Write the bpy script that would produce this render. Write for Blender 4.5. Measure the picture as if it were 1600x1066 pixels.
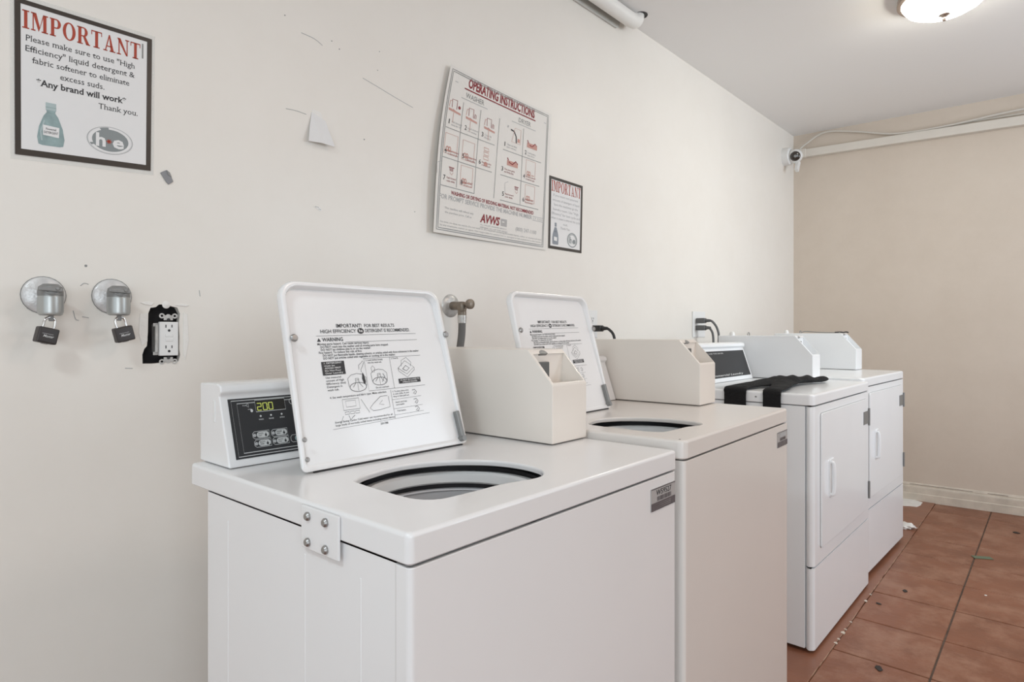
import bpy, bmesh, math, random
from mathutils import Vector, Matrix, noise
R = math.radians
random.seed(7)
scene = bpy.context.scene
COL = scene.collection
for o in list(bpy.data.objects):
    bpy.data.objects.remove(o)

# ------------------------------------------------------------------ camera, world, lights, exposure
cam_d = bpy.data.cameras.new('camera')
cam = bpy.data.objects.new('camera', cam_d)
COL.objects.link(cam)
cam.location = (0, 0, 1.1277)
cam.rotation_euler = (R(90), 0, R(41.4 - 90))
cam_d.sensor_width = 36
cam_d.lens = 965 / 1600 * 36
cam_d.shift_y = -11 / 1600
cam_d.clip_start = 0.02
scene.camera = cam

world = bpy.data.worlds.new('world')
scene.world = world
world.use_nodes = True
wb = world.node_tree.nodes['Background']
wb.inputs[0].default_value = (0.86, 0.93, 1.0, 1)
wb.inputs[1].default_value = 0.6


def area(name, loc, rot, sx, sy, power, color, spread=180):
    d = bpy.data.lights.new(name, 'AREA')
    d.shape = 'RECTANGLE'
    d.size, d.size_y = sx, sy
    d.energy = power
    d.color = color
    d.spread = R(spread)
    o = bpy.data.objects.new(name, d)
    COL.objects.link(o)
    o.location = loc
    o.rotation_euler = rot
    return o


# daylight through the door and the two windows, all out of frame
area('daylight_left_door', (-2.26, -0.75, 1.0), (R(90), 0, R(-90)), 2.3, 1.9, 14, (0.78, 0.92, 1.0))
area('daylight_near_window', (-1.15, -2.18, 1.2), (R(90), 0, 0), 1.6, 1.8, 44, (0.80, 0.90, 0.97))
area('daylight_far_window', (3.6, -2.18, 1.72), (R(90), 0, 0), 1.5, 1.1, 30, (0.80, 0.90, 1.0), 115)
# two overhead fill lights, added out of frame to brighten the room
area('near_ceiling_lamp', (-0.9, 0.3, 2.54), (0, 0, 0), 0.35, 0.35, 18, (0.80, 0.93, 1.0))  # added overhead fill light, unseen
area('middle_ceiling_lamp', (1.5, -0.6, 2.54), (0, 0, 0), 0.35, 0.35, 11, (1.0, 0.82, 0.70))  # added overhead fill light, unseen
scene.view_settings.view_transform = 'Standard'
scene.view_settings.look = 'None'
scene.view_settings.gamma = 1
scene.view_settings.use_curve_mapping = False
scene.view_settings.exposure = -0.13
LAMP_STRENGTH = 33


# ------------------------------------------------------------------ materials
def mat(name, col, rough=0.5, metal=0.0, noise_amt=0.0, noise_scale=20, bump=0.0, bump_scale=200, coat=0.0,
        emit=None, estr=0.0, alpha=1.0, spec=0.5, rand=0.0):
    m = bpy.data.materials.new(name)
    m.use_nodes = True
    nt = m.node_tree
    b = nt.nodes['Principled BSDF']
    b.inputs['Base Color'].default_value = (*col, 1)
    b.inputs['Roughness'].default_value = rough
    b.inputs['Metallic'].default_value = metal
    b.inputs['Coat Weight'].default_value = coat
    b.inputs['Coat Roughness'].default_value = 0.08
    b.inputs['Specular IOR Level'].default_value = spec
    b.inputs['Alpha'].default_value = alpha
    if emit:
        b.inputs['Emission Color'].default_value = (*emit, 1)
        b.inputs['Emission Strength'].default_value = estr
    tc = nt.nodes.new('ShaderNodeTexCoord')
    if noise_amt or rand:
        n = nt.nodes.new('ShaderNodeTexNoise')
        n.inputs['Scale'].default_value = noise_scale
        n.inputs['Detail'].default_value = 5
        nt.links.new(tc.outputs['Object'], n.inputs['Vector'])
        mr = nt.nodes.new('ShaderNodeMapRange')
        mr.inputs['From Min'].default_value = 0.25
        mr.inputs['From Max'].default_value = 0.75
        mr.inputs['To Min'].default_value = 1 - noise_amt
        mr.inputs['To Max'].default_value = 1 + noise_amt
        nt.links.new(n.outputs['Fac'], mr.inputs['Value'])
        hs = nt.nodes.new('ShaderNodeHueSaturation')
        hs.inputs['Color'].default_value = (*col, 1)
        val = mr.outputs['Result']
        if rand:
            oi = nt.nodes.new('ShaderNodeObjectInfo')
            m2 = nt.nodes.new('ShaderNodeMapRange')
            m2.inputs['To Min'].default_value = 1 - rand
            m2.inputs['To Max'].default_value = 1 + rand
            nt.links.new(oi.outputs['Random'], m2.inputs['Value'])
            mu = nt.nodes.new('ShaderNodeMath')
            mu.operation = 'MULTIPLY'
            nt.links.new(val, mu.inputs[0])
            nt.links.new(m2.outputs['Result'], mu.inputs[1])
            val = mu.outputs[0]
        nt.links.new(val, hs.inputs['Value'])
        nt.links.new(hs.outputs['Color'], b.inputs['Base Color'])
    if bump:
        n2 = nt.nodes.new('ShaderNodeTexNoise')
        n2.inputs['Scale'].default_value = bump_scale
        n2.inputs['Detail'].default_value = 4
        nt.links.new(tc.outputs['Object'], n2.inputs['Vector'])
        bp = nt.nodes.new('ShaderNodeBump')
        bp.inputs['Strength'].default_value = bump
        bp.inputs['Distance'].default_value = 0.01
        nt.links.new(n2.outputs['Fac'], bp.inputs['Height'])
        nt.links.new(bp.outputs['Normal'], b.inputs['Normal'])
    return m


def tile_mat():
    m = mat('terracotta_tile', (0.23, 0.085, 0.042), 0.42, bump=0.25, bump_scale=26, noise_amt=0.16, noise_scale=7, rand=0.06)
    nt = m.node_tree
    b = nt.nodes['Principled BSDF']
    tc = nt.nodes['Texture Coordinate']
    oi = nt.nodes.new('ShaderNodeObjectInfo')
    va = nt.nodes.new('ShaderNodeVectorMath')
    va.operation = 'ADD'
    nt.links.new(tc.outputs['Object'], va.inputs[0])
    nt.links.new(oi.outputs['Location'], va.inputs[1])
    n = nt.nodes.new('ShaderNodeTexNoise')
    n.inputs['Scale'].default_value = 5.5
    n.inputs['Detail'].default_value = 8
    n.inputs['Roughness'].default_value = 0.7
    nt.links.new(va.outputs[0], n.inputs['Vector'])
    mx = nt.nodes.new('ShaderNodeMix')
    mx.data_type = 'RGBA'
    old = b.inputs['Base Color'].links[0].from_socket
    ramp = nt.nodes.new('ShaderNodeMapRange')
    ramp.inputs['From Min'].default_value = 0.46
    ramp.inputs['From Max'].default_value = 0.62
    nt.links.new(n.outputs['Fac'], ramp.inputs['Value'])
    nt.links.new(ramp.outputs['Result'], mx.inputs['Factor'])
    nt.links.new(old, mx.inputs['A'])
    mx.inputs['B'].default_value = (0.33, 0.16, 0.098, 1)
    nt.links.new(mx.outputs['Result'], b.inputs['Base Color'])
    for nd in nt.nodes:
        if nd.type == 'TEX_NOISE':
            nt.links.new(va.outputs[0], nd.inputs['Vector'])
    return m


def wall_mat(ca, cb):
    m = mat('painted_plaster', ca, 0.42, bump=0.10, bump_scale=9)
    nt = m.node_tree
    b = nt.nodes['Principled BSDF']
    tc = nt.nodes['Texture Coordinate']
    n = nt.nodes.new('ShaderNodeTexNoise')
    n.inputs['Scale'].default_value = 2.2
    n.inputs['Detail'].default_value = 9
    n.inputs['Roughness'].default_value = 0.75
    nt.links.new(tc.outputs['Object'], n.inputs['Vector'])
    r = nt.nodes.new('ShaderNodeMapRange')
    r.inputs['From Min'].default_value = 0.35
    r.inputs['From Max'].default_value = 0.75
    nt.links.new(n.outputs['Fac'], r.inputs['Value'])
    mx = nt.nodes.new('ShaderNodeMix')
    mx.data_type = 'RGBA'
    mx.inputs['A'].default_value = (*ca, 1)
    mx.inputs['B'].default_value = (*cb, 1)
    nt.links.new(r.outputs['Result'], mx.inputs['Factor'])
    nt.links.new(mx.outputs['Result'], b.inputs['Base Color'])
    return m


M = dict(
    wall=wall_mat((.83, .787, .73), (.795, .747, .685)),
    farwall=wall_mat((.70, .61, .52), (.645, .555, .465)),
    ceiling=mat('ceiling_paint', (0.90, 0.885, 0.87), 0.6, bump=0.05, bump_scale=12),
    patch=mat('plaster_patch', (0.83, 0.80, 0.76), 0.6, bump=0.3, bump_scale=60),
    tile=tile_mat(),
    grout=mat('grout', (0.13, 0.095, 0.075), 0.9, noise_amt=0.3, noise_scale=30),
    slab=mat('smooth_terracotta', (0.27, 0.11, 0.062), 0.35, noise_amt=0.12, noise_scale=9, bump=0.15, bump_scale=30),
    grime=mat('grime', (0.20, 0.16, 0.13), 0.9, noise_amt=0.3, noise_scale=40),
    slide=mat('slide_metal', (0.12, 0.12, 0.115), 0.45, 0.3),  # dark grey includes the shade inside the coin recess
    escutcheon=mat('scuffed_escutcheon', (0.66, 0.65, 0.64), 0.28, 0.12, noise_amt=0.16, noise_scale=45, bump=0.25, bump_scale=60),
    lip=mat('worn_lip_clay', (0.42, 0.25, 0.17), 0.6, noise_amt=0.15, noise_scale=40),
    conduit=mat('conduit_paint', (0.74, 0.69, 0.62), 0.4, noise_amt=0.03, noise_scale=8),
    trim=mat('trim_paint', (0.66, 0.59, 0.50), 0.4, noise_amt=0.14, noise_scale=14),
    enamel=mat('white_enamel', (0.82, 0.805, 0.80), 0.26, coat=0.25, noise_amt=0.012, noise_scale=4),
    almond=mat('almond_enamel', (0.80, 0.735, 0.67), 0.3, coat=0.2, noise_amt=0.012, noise_scale=4),
    enamel_cream=mat('cream_enamel', (0.76, 0.715, 0.675), 0.26, coat=0.25, noise_amt=0.012, noise_scale=4),
    enamel2=mat('dryer_enamel', (0.90, 0.915, 0.93), 0.24, coat=0.3, noise_amt=0.012, noise_scale=4),
    plastic=mat('white_plastic', (0.80, 0.79, 0.775), 0.35),
    tub=mat('tub_plastic', (0.62, 0.61, 0.62), 0.4),
    dark=mat('dark_rubber', (0.025, 0.024, 0.026), 0.5),
    cavity=mat('dark_cavity', (0.035, 0.03, 0.03), 0.8, noise_amt=0.4, noise_scale=60),
    panel=mat('graphite_panel', (0.036, 0.036, 0.038), 0.5, spec=0.3),
    panel_lcd=mat('display_glass', (0.025, 0.024, 0.022), 0.15),
    led=mat('green_digits', (0.30, 0.33, 0.06), 0.4, emit=(0.62, 0.68, 0.16), estr=0.55),
    greyink=mat('grey_ink', (0.42, 0.42, 0.42), 0.6),
    lightink=mat('light_print', (0.62, 0.62, 0.61), 0.5),
    button=mat('button_print', (0.58, 0.58, 0.57), 0.45),
    ink=mat('black_ink', (0.035, 0.034, 0.036), 0.6),
    redink=mat('red_ink', (0.40, 0.055, 0.028), 0.55),
    darkred=mat('dark_red_ink', (0.24, 0.012, 0.02), 0.55),
    pinkink=mat('pale_red_print', (0.56, 0.30, 0.25), 0.6),
    paper=mat('sign_paper', (0.79, 0.775, 0.765), 0.35, coat=0.25),
    poster=mat('poster_paper', (0.78, 0.745, 0.70), 0.55, spec=0.3),
    laminate=mat('clear_laminate', (0.9, 0.9, 0.88), 0.15, alpha=0.22, coat=0.6),
    frame=mat('dark_border', (0.045, 0.036, 0.030), 0.3, coat=0.3),
    emblem=mat('emblem_grey', (0.25, 0.27, 0.27), 0.5),
    bottlegrey=mat('grey_bottle_print', (0.26, 0.28, 0.31), 0.5),
    bottle=mat('bottle_print', (0.27, 0.36, 0.36), 0.5, noise_amt=0.2, noise_scale=60),
    bottlehi=mat('bottle_print_light', (0.42, 0.50, 0.50), 0.5),
    chrome=mat('chrome', (0.72, 0.71, 0.70), 0.18, 1.0),
    chromeworn=mat('worn_chrome', (0.56, 0.55, 0.53), 0.36, 0.45, noise_amt=0.22, noise_scale=60, bump=0.2, bump_scale=60),
    steel=mat('brushed_steel', (0.45, 0.46, 0.45), 0.36, 0.6, noise_amt=0.05, noise_scale=40),
    castgrey=mat('grey_casting', (0.27, 0.27, 0.265), 0.5, 0.5, noise_amt=0.12, noise_scale=50),
    screw=mat('screw_metal', (0.36, 0.35, 0.34), 0.38, 0.9),
    hinge=mat('hinge_metal', (0.25, 0.25, 0.245), 0.4, 0.4),
    lockbody=mat('lock_body', (0.035, 0.028, 0.027), 0.38),
    brass=mat('tarnished_brass', (0.24, 0.20, 0.16), 0.42, 0.6, noise_amt=0.3, noise_scale=60),
    hose=mat('grey_hose', (0.14, 0.135, 0.13), 0.55),
    cord=mat('black_cord', (0.025, 0.025, 0.025), 0.45),
    plug=mat('grey_plug', (0.12, 0.12, 0.12), 0.5),
    cloth=mat('black_fabric', (0.012, 0.012, 0.013), 0.85, bump=0.35, bump_scale=140, spec=0.25),
    pipewrap=mat('pipe_paint', (0.84, 0.82, 0.78), 0.45, bump=0.1, bump_scale=30),
    castpaint=mat('grey_board_paint', (0.60, 0.59, 0.55), 0.6, noise_amt=0.06, noise_scale=12),  # grey for the shadow the pipe leaves on the wall
    nickel=mat('brushed_nickel', (0.36, 0.29, 0.25), 0.35, 0.85),
    lampglass=mat('lit_glass', (0.95, 0.93, 0.88), 0.3, emit=(1.0, 0.98, 0.87), estr=LAMP_STRENGTH),
    tape=mat('grey_tape', (0.25, 0.25, 0.26), 0.45),
    scrap=mat('white_scrap', (0.82, 0.80, 0.77), 0.7, noise_amt=0.08, noise_scale=40),
    green=mat('green_paper', (0.13, 0.17, 0.11), 0.6),
    dirt=mat('dark_dirt', (0.025, 0.018, 0.015), 0.6),
    glassdark=mat('lens_glass', (0.03, 0.022, 0.018), 0.1, coat=0.6),
    sticker=mat('sticker_print', (0.42, 0.40, 0.39), 0.45),
    stickerdark=mat('sticker_dark_print', (0.12, 0.105, 0.11), 0.45),
    cablewhite=mat('white_cable', (0.70, 0.66, 0.60), 0.5),
    outside=mat('pale_paving', (0.5, 0.5, 0.48), 0.9),
)


# ------------------------------------------------------------------ helpers
def tag(o, label=None, cat=None, group=None, kind=None):
    if label: o['label'] = label
    if cat: o['category'] = cat
    if group: o['group'] = group
    if kind: o['kind'] = kind
    return o


def empty(name, loc, rz=0, label=None, cat=None, group=None):
    o = bpy.data.objects.new(name, None)
    COL.objects.link(o)
    o.empty_display_size = 0.05
    o.location = loc
    o.rotation_euler = (0, 0, R(rz))
    return tag(o, label, cat, group)


def link(name, me, parent=None, loc=None, rot=None):
    o = bpy.data.objects.new(name, me)
    COL.objects.link(o)
    if parent: o.parent = parent
    if loc: o.location = loc
    if rot: o.rotation_euler = rot
    return o


def build(bm, name, m, parent=None, smooth=True, loc=None, rot=None, kind=None, angle=35, recalc=True):
    if recalc and bm.faces:
        bmesh.ops.recalc_face_normals(bm, faces=bm.faces[:])
    me = bpy.data.meshes.new(name)
    bm.to_mesh(me)
    bm.free()
    for mm in (m if isinstance(m, (list, tuple)) else [m]):
        me.materials.append(M[mm] if isinstance(mm, str) else mm)
    if smooth:
        me.polygons.foreach_set('use_smooth', [True] * len(me.polygons))
        me.set_sharp_from_angle(angle=R(angle))
    o = link(name, me, parent, loc, rot)
    if smooth and 6 < len(me.polygons) < 6000:
        wn = o.modifiers.new('weighted_normals', 'WEIGHTED_NORMAL')
        wn.keep_sharp = True
        wn.weight = 90
    if kind: o['kind'] = kind
    return o


def merge(bm, other, mtx=None):
    if mtx is not None:
        bmesh.ops.transform(other, matrix=mtx, verts=other.verts[:])
    vm = {v: bm.verts.new(v.co) for v in other.verts}
    for f in other.faces:
        try:
            nf = bm.faces.new([vm[v] for v in f.verts])
            nf.material_index = f.material_index
        except ValueError:
            pass
    other.free()
    return bm


def box(x0, x1, y0, y1, z0, z1, bev=0.0, seg=2, skip_top=False, bm=None, mtx=None):
    b = bmesh.new()
    vs = [b.verts.new(p) for p in ((x0, y0, z0), (x1, y0, z0), (x1, y1, z0), (x0, y1, z0), (x0, y0, z1), (x1, y0, z1), (x1, y1, z1), (x0, y1, z1))]
    for f in ((3, 2, 1, 0), (0, 1, 5, 4), (1, 2, 6, 5), (2, 3, 7, 6), (3, 0, 4, 7)) + (() if skip_top else ((4, 5, 6, 7),)):
        b.faces.new([vs[i] for i in f])
    if bev:
        es = [e for e in b.edges if len(e.link_faces) == 2]
        bmesh.ops.bevel(b, geom=es, offset=bev, segments=seg, profile=0.5, affect='EDGES')
    if bm is None:
        if mtx is not None: bmesh.ops.transform(b, matrix=mtx, verts=b.verts[:])
        return b
    return merge(bm, b, mtx)


def prism(pts, axis, a0, a1, bev=0.0, seg=2, bm=None, mtx=None):
    """extrude a 2-D polygon; axis 'x': pts=(y,z), 'y': pts=(x,z), 'z': pts=(x,y)"""
    b = bmesh.new()
    def P(p, a):
        return {'x': (a, p[0], p[1]), 'y': (p[0], a, p[1]), 'z': (p[0], p[1], a)}[axis]
    l0 = [b.verts.new(P(p, a0)) for p in pts]
    l1 = [b.verts.new(P(p, a1)) for p in pts]
    n = len(pts)
    b.faces.new(l0[::-1])
    b.faces.new(l1)
    for i in range(n):
        b.faces.new((l0[i], l0[(i + 1) % n], l1[(i + 1) % n], l1[i]))
    bmesh.ops.recalc_face_normals(b, faces=b.faces[:])
    if bev:
        bmesh.ops.bevel(b, geom=b.edges[:], offset=bev, segments=seg, profile=0.5, affect='EDGES', clamp_overlap=True)
    if bm is None:
        if mtx is not None: bmesh.ops.transform(b, matrix=mtx, verts=b.verts[:])
        return b
    return merge(bm, b, mtx)


def lathe(prof, n=32, mtx=None, bm=None, close=False):
    """revolve (r,z) profile about z"""
    b = bmesh.new()
    rings = []
    for r, z in prof:
        if r < 1e-6:
            rings.append([b.verts.new((0, 0, z))])
        else:
            rings.append([b.verts.new((r * math.cos(2 * math.pi * i / n), r * math.sin(2 * math.pi * i / n), z)) for i in range(n)])
    pairs = list(zip(rings, rings[1:]))
    if close: pairs.append((rings[-1], rings[0]))
    for a, c in pairs:
        for i in range(n):
            j = (i + 1) % n
            if len(a) == 1 and len(c) == 1: continue
            if len(a) == 1: b.faces.new((a[0], c[i], c[j]))
            elif len(c) == 1: b.faces.new((a[i], a[j], c[0]))
            else: b.faces.new((a[i], a[j], c[j], c[i]))
    bmesh.ops.recalc_face_normals(b, faces=b.faces[:])
    if bm is None:
        if mtx is not None: bmesh.ops.transform(b, matrix=mtx, verts=b.verts[:])
        return b
    return merge(bm, b, mtx)


def smooth_path(pts, k=6):
    pts = [Vector(p) for p in pts]
    if len(pts) < 3: return pts
    out = []
    ext = [pts[0] * 2 - pts[1]] + pts + [pts[-1] * 2 - pts[-2]]
    for i in range(1, len(ext) - 2):
        p0, p1, p2, p3 = ext[i - 1:i + 3]
        for j in range(k):
            t = j / k
            out.append(0.5 * ((2 * p1) + (p2 - p0) * t + (2 * p0 - 5 * p1 + 4 * p2 - p3) * t * t + (3 * p1 - p0 - 3 * p2 + p3) * t ** 3))
    out.append(pts[-1])
    return out


def tube(pts, r, n=10, smooth=6, bm=None, cap=True, rfun=None):
    b = bm or bmesh.new()
    pts = smooth_path(pts, smooth) if smooth else [Vector(p) for p in pts]
    up = Vector((0, 0, 1))
    t0 = (pts[1] - pts[0]).normalized()
    if abs(t0.dot(up)) > 0.9: up = Vector((1, 0, 0))
    nrm = (up - t0 * up.dot(t0)).normalized()
    rings = []
    for i, p in enumerate(pts):
        t = (pts[min(i + 1, len(pts) - 1)] - pts[max(i - 1, 0)]).normalized()
        nrm = (nrm - t * nrm.dot(t)).normalized()
        bi = t.cross(nrm)
        rr = rfun(i / (len(pts) - 1)) if rfun else r
        rings.append([b.verts.new(p + (nrm * math.cos(2 * math.pi * k / n) + bi * math.sin(2 * math.pi * k / n)) * rr) for k in range(n)])
    for a, c in zip(rings, rings[1:]):
        for k in range(n):
            b.faces.new((a[k], a[(k + 1) % n], c[(k + 1) % n], c[k]))
    if cap:
        b.faces.new(rings[0][::-1])
        b.faces.new(rings[-1])
    return b


_txt = {}


def text_geo(body, bold=0.0, shear=0.0, serif=False):
    key = (body, bold, shear, serif)
    if key in _txt: return _txt[key]
    c = bpy.data.curves.new('text', 'FONT')
    c.body = body
    c.resolution_u = 2
    c.offset = bold
    c.shear = shear
    c.fill_mode = 'FRONT'
    o = bpy.data.objects.new('text', c)
    COL.objects.link(o)
    bpy.context.view_layer.update()
    dg = bpy.context.evaluated_depsgraph_get()
    me = bpy.data.meshes.new_from_object(o.evaluated_get(dg))
    vs = [(v.co.x, v.co.y) for v in me.vertices]
    fs = [tuple(p.vertices) for p in me.polygons]
    if serif:
        cnt = {}
        for f in fs:
            for i in range(len(f)):
                e = tuple(sorted((f[i], f[(i + 1) % len(f)])))
                cnt[e] = cnt.get(e, 0) + 1
        top = max(p[1] for p in vs)
        for (i, j), c_ in cnt.items():
            (x0, y0), (x1, y1) = vs[i], vs[j]
            ln = abs(x1 - x0)
            if c_ == 1 and abs(y1 - y0) < 1e-4 and .04 < ln < .15:
                # short flat end of a stem: add a slab foot on the inner side
                inside = [vs[k][1] for f in fs if i in f and j in f for k in f]
                s_ = 1 if sum(inside) / len(inside) > y0 else -1
                xa, xb = min(x0, x1) - .05, max(x0, x1) + .05
                k0 = len(vs)
                vs += [(xa, y0), (xb, y0), (xb, y0 + s_ * .035), (xa, y0 + s_ * .035)]
                fs.append((k0, k0 + 1, k0 + 2, k0 + 3) if s_ > 0 else (k0 + 3, k0 + 2, k0 + 1, k0))
    bpy.data.objects.remove(o)
    bpy.data.curves.remove(c)
    bpy.data.meshes.remove(me)
    _txt[key] = (vs, fs)
    return vs, fs


CAP = None


class Print:
    """flat print on a surface: map(u, v, off) -> local point. All shapes go into one mesh per ink."""
    def __init__(self, fmap, seg=1, off=0.0006):
        self.f, self.b, self.seg, self.off = fmap, {}, seg, off

    def bm(self, ink):
        if ink not in self.b: self.b[ink] = bmesh.new()
        return self.b[ink]

    def poly(self, ink, pts, lift=0):
        b = self.bm(ink)
        try:
            b.faces.new([b.verts.new(self.f(u, v, self.off + lift)) for u, v in pts])
        except ValueError:
            pass

    def strip(self, ink, left, right, lift=0):
        b = self.bm(ink)
        L = [b.verts.new(self.f(u, v, self.off + lift)) for u, v in left]
        Rr = [b.verts.new(self.f(u, v, self.off + lift)) for u, v in right]
        for i in range(len(L) - 1):
            b.faces.new((L[i], Rr[i], Rr[i + 1], L[i + 1]))

    def rect(self, ink, u0, v0, u1, v1, lift=0):
        n = self.seg
        lo = [(u0 + (u1 - u0) * i / n, v0) for i in range(n + 1)]
        hi = [(u0 + (u1 - u0) * i / n, v1) for i in range(n + 1)]
        self.strip(ink, hi, lo, lift)

    def line(self, ink, pts, w, lift=0, closed=False, asp=1.0):
        """polyline of width w (v units); asp = v-size/u-size of a square"""
        pts = list(pts)
        if closed: pts = pts + [pts[0]]
        if self.seg > 1:
            q = []
            for a, b_ in zip(pts, pts[1:]):
                m = max(1, int(math.hypot(b_[0] - a[0], b_[1] - a[1]) * self.seg))
                q += [(a[0] + (b_[0] - a[0]) * i / m, a[1] + (b_[1] - a[1]) * i / m) for i in range(m)]
            pts = q + [pts[-1]]
        L, Rr = [], []
        for i, p in enumerate(pts):
            a, b_ = pts[max(i - 1, 0)], pts[min(i + 1, len(pts) - 1)]
            if closed and i in (0, len(pts) - 1): a, b_ = pts[-2], pts[1]
            dx, dy = (b_[0] - a[0]) * asp, b_[1] - a[1]
            l = math.hypot(dx, dy) or 1
            nx, ny = -dy / l * w / 2 / asp, dx / l * w / 2
            L.append((p[0] + nx, p[1] + ny))
            Rr.append((p[0] - nx, p[1] - ny))
        self.strip(ink, L, Rr, lift)

    def ellipse(self, ink, u, v, ru, rv, lift=0, n=24, r_in=None, a0=0, a1=360):
        an = [R(a0 + (a1 - a0) * i / n) for i in range(n + 1)]
        out = [(u + ru * math.cos(a), v + rv * math.sin(a)) for a in an]
        if r_in is None:
            self.poly(ink, out[:-1] if a1 - a0 >= 360 else out, lift)
        else:
            inn = [(u + ru * r_in * math.cos(a), v + rv * r_in * math.sin(a)) for a in an]
            self.strip(ink, inn, out, lift)

    def text(self, ink, body, u0, v, u1, cap, bold=0.0, shear=0.0, lift=0, slope=0.0, serif=False):
        """fit text between u0 and u1 with its baseline at v and the given capital height"""
        global CAP
        if CAP is None:
            CAP = max(p[1] for p in text_geo('H')[0])
        vs, fs = text_geo(body, bold, shear, serif)
        x0, x1 = min(p[0] for p in vs), max(p[0] for p in vs)
        su, sv = (u1 - u0) / (x1 - x0), cap / CAP
        b = self.bm(ink)
        nv = [b.verts.new(self.f(u0 + (x - x0) * su, v + y * sv + slope * (x - x0) * su, self.off + lift)) for x, y in vs]
        for f in fs:
            try: b.faces.new([nv[i] for i in f])
            except ValueError: pass

    def done(self, parent, names):
        for ink, b in self.b.items():
            build(b, names.get(ink, 'lettering') if isinstance(names, dict) else names, ink, parent, smooth=False, recalc=False, kind='stuff')


# slab-serif capitals drawn by hand (unit height)
def serif_letter(ch):
    P = []
    def rect(a, b, c, d): P.append([(a, b), (c, b), (c, d), (a, d)])
    def bowl(cx, cy, rx, ry, tx, ty, a0, a1, n=14):
        for i in range(n):
            s, e = R(a0 + (a1 - a0) * i / n), R(a0 + (a1 - a0) * (i + 1) / n)
            P.append([(cx + rx * math.cos(s), cy + ry * math.sin(s)), (cx + rx * math.cos(e), cy + ry * math.sin(e)),
                      (cx + (rx - tx) * math.cos(e), cy + (ry - ty) * math.sin(e)), (cx + (rx - tx) * math.cos(s), cy + (ry - ty) * math.sin(s))])
    sf = 0.07
    if ch == 'I':
        rect(.11, 0, .31, 1); rect(0, 0, .42, sf); rect(0, 1 - sf, .42, 1); w = .42
    elif ch == 'M':
        rect(.10, 0, .17, 1); rect(.74, 0, .94, 1); rect(0, 0, .27, sf); rect(.64, 0, 1.04, sf)
        rect(0, 1 - sf, .30, 1); rect(.78, 1 - sf, 1.04, 1)
        P.append([(.10, 1), (.32, 1), (.55, .22), (.46, 0)]); P.append([(.46, 0), (.55, .22), (.80, 1), (.74, 1)]); w = 1.04
    elif ch in 'PR':
        rect(.08, 0, .28, 1); rect(0, 0, .38, sf); rect(0, 1 - sf, .30, 1); rect(.28, 1 - sf, .42, 1); rect(.28, .45, .42, .45 + sf)
        bowl(.42, .725, .28, .275, .19, .07, -90, 90); w = .72
        if ch == 'R':
            P.append([(.38, .47), (.56, .47), (.80, sf), (.60, 0)]); rect(.58, 0, .86, sf); w = .84
    elif ch == 'O':
        bowl(.41, .5, .41, .52, .20, .07, 0, 360, 28); w = .82
    elif ch == 'T':
        rect(.26, 0, .46, 1); rect(.15, 0, .57, sf); rect(0, 1 - sf, .72, 1); rect(0, .74, .05, 1); rect(.67, .74, .72, 1); w = .72
    elif ch == 'A':
        P.append([(.10, 0), (.17, 0), (.42, .86), (.38, 1)]); P.append([(.52, 0), (.74, 0), (.46, 1), (.38, 1)])
        rect(.22, .27, .58, .34); rect(0, 0, .28, sf); rect(.44, 0, .84, sf); w = .84
    elif ch == 'N':
        rect(.12, 0, .19, 1); rect(.70, .0, .77, 1); rect(0, 0, .30, sf); rect(.60, 1 - sf, .88, 1)
        P.append([(.02, 1), (.26, 1), (.77, 0), (.66, 0)]); w = .88
    return P, w


def serif_word(pr, ink, word, u0, v, u1, cap, gap=0.10):
    tot = sum(serif_letter(c)[1] for c in word) + gap * (len(word) - 1)
    s = (u1 - u0) / tot
    x = 0
    for c in word:
        P, w = serif_letter(c)
        for q in P:
            pr.poly(ink, [(u0 + (x + a) * s, v + b * cap) for a, b in q])
        x += w + gap


# ------------------------------------------------------------------ the setting
WALL_RZ = -1.2145
WALL_O = Vector((0, 1.593, 0))
WM = Matrix.Translation(WALL_O) @ Matrix.Rotation(R(WALL_RZ), 4, 'Z')
FAR_RZ = -90 + 2.98
FM = Matrix.Translation((4.905, 1.489, 0)) @ Matrix.Rotation(R(FAR_RZ), 4, 'Z')
CEIL = 2.62


def on_wall(name, u, z, label=None, cat=None, group=None, out=0.0):
    return empty(name, WM @ Vector((u, -out, z)), WALL_RZ, label, cat, group)


def on_far(name, u, z, label=None, cat=None, group=None, out=0.0):
    return empty(name, FM @ Vector((u, -out, z)), FAR_RZ, label, cat, group)


# back wall with the ragged hole round the bare outlet
HOLE = [(.5175, 1.176), (.5220, 1.1885), (.5330, 1.1905), (.5400, 1.197), (.5560, 1.198), (.5680, 1.1935), (.5800, 1.191), (.5860, 1.176),
        (.5835, 1.150), (.5850, 1.120), (.5845, 1.090), (.5865, 1.078), (.5830, 1.0625), (.5600, 1.0615), (.5300, 1.0585), (.5055, 1.0590), (.5050, 1.0800), (.5090, 1.0930), (.5145, 1.1000), (.5165, 1.1300)]


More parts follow.
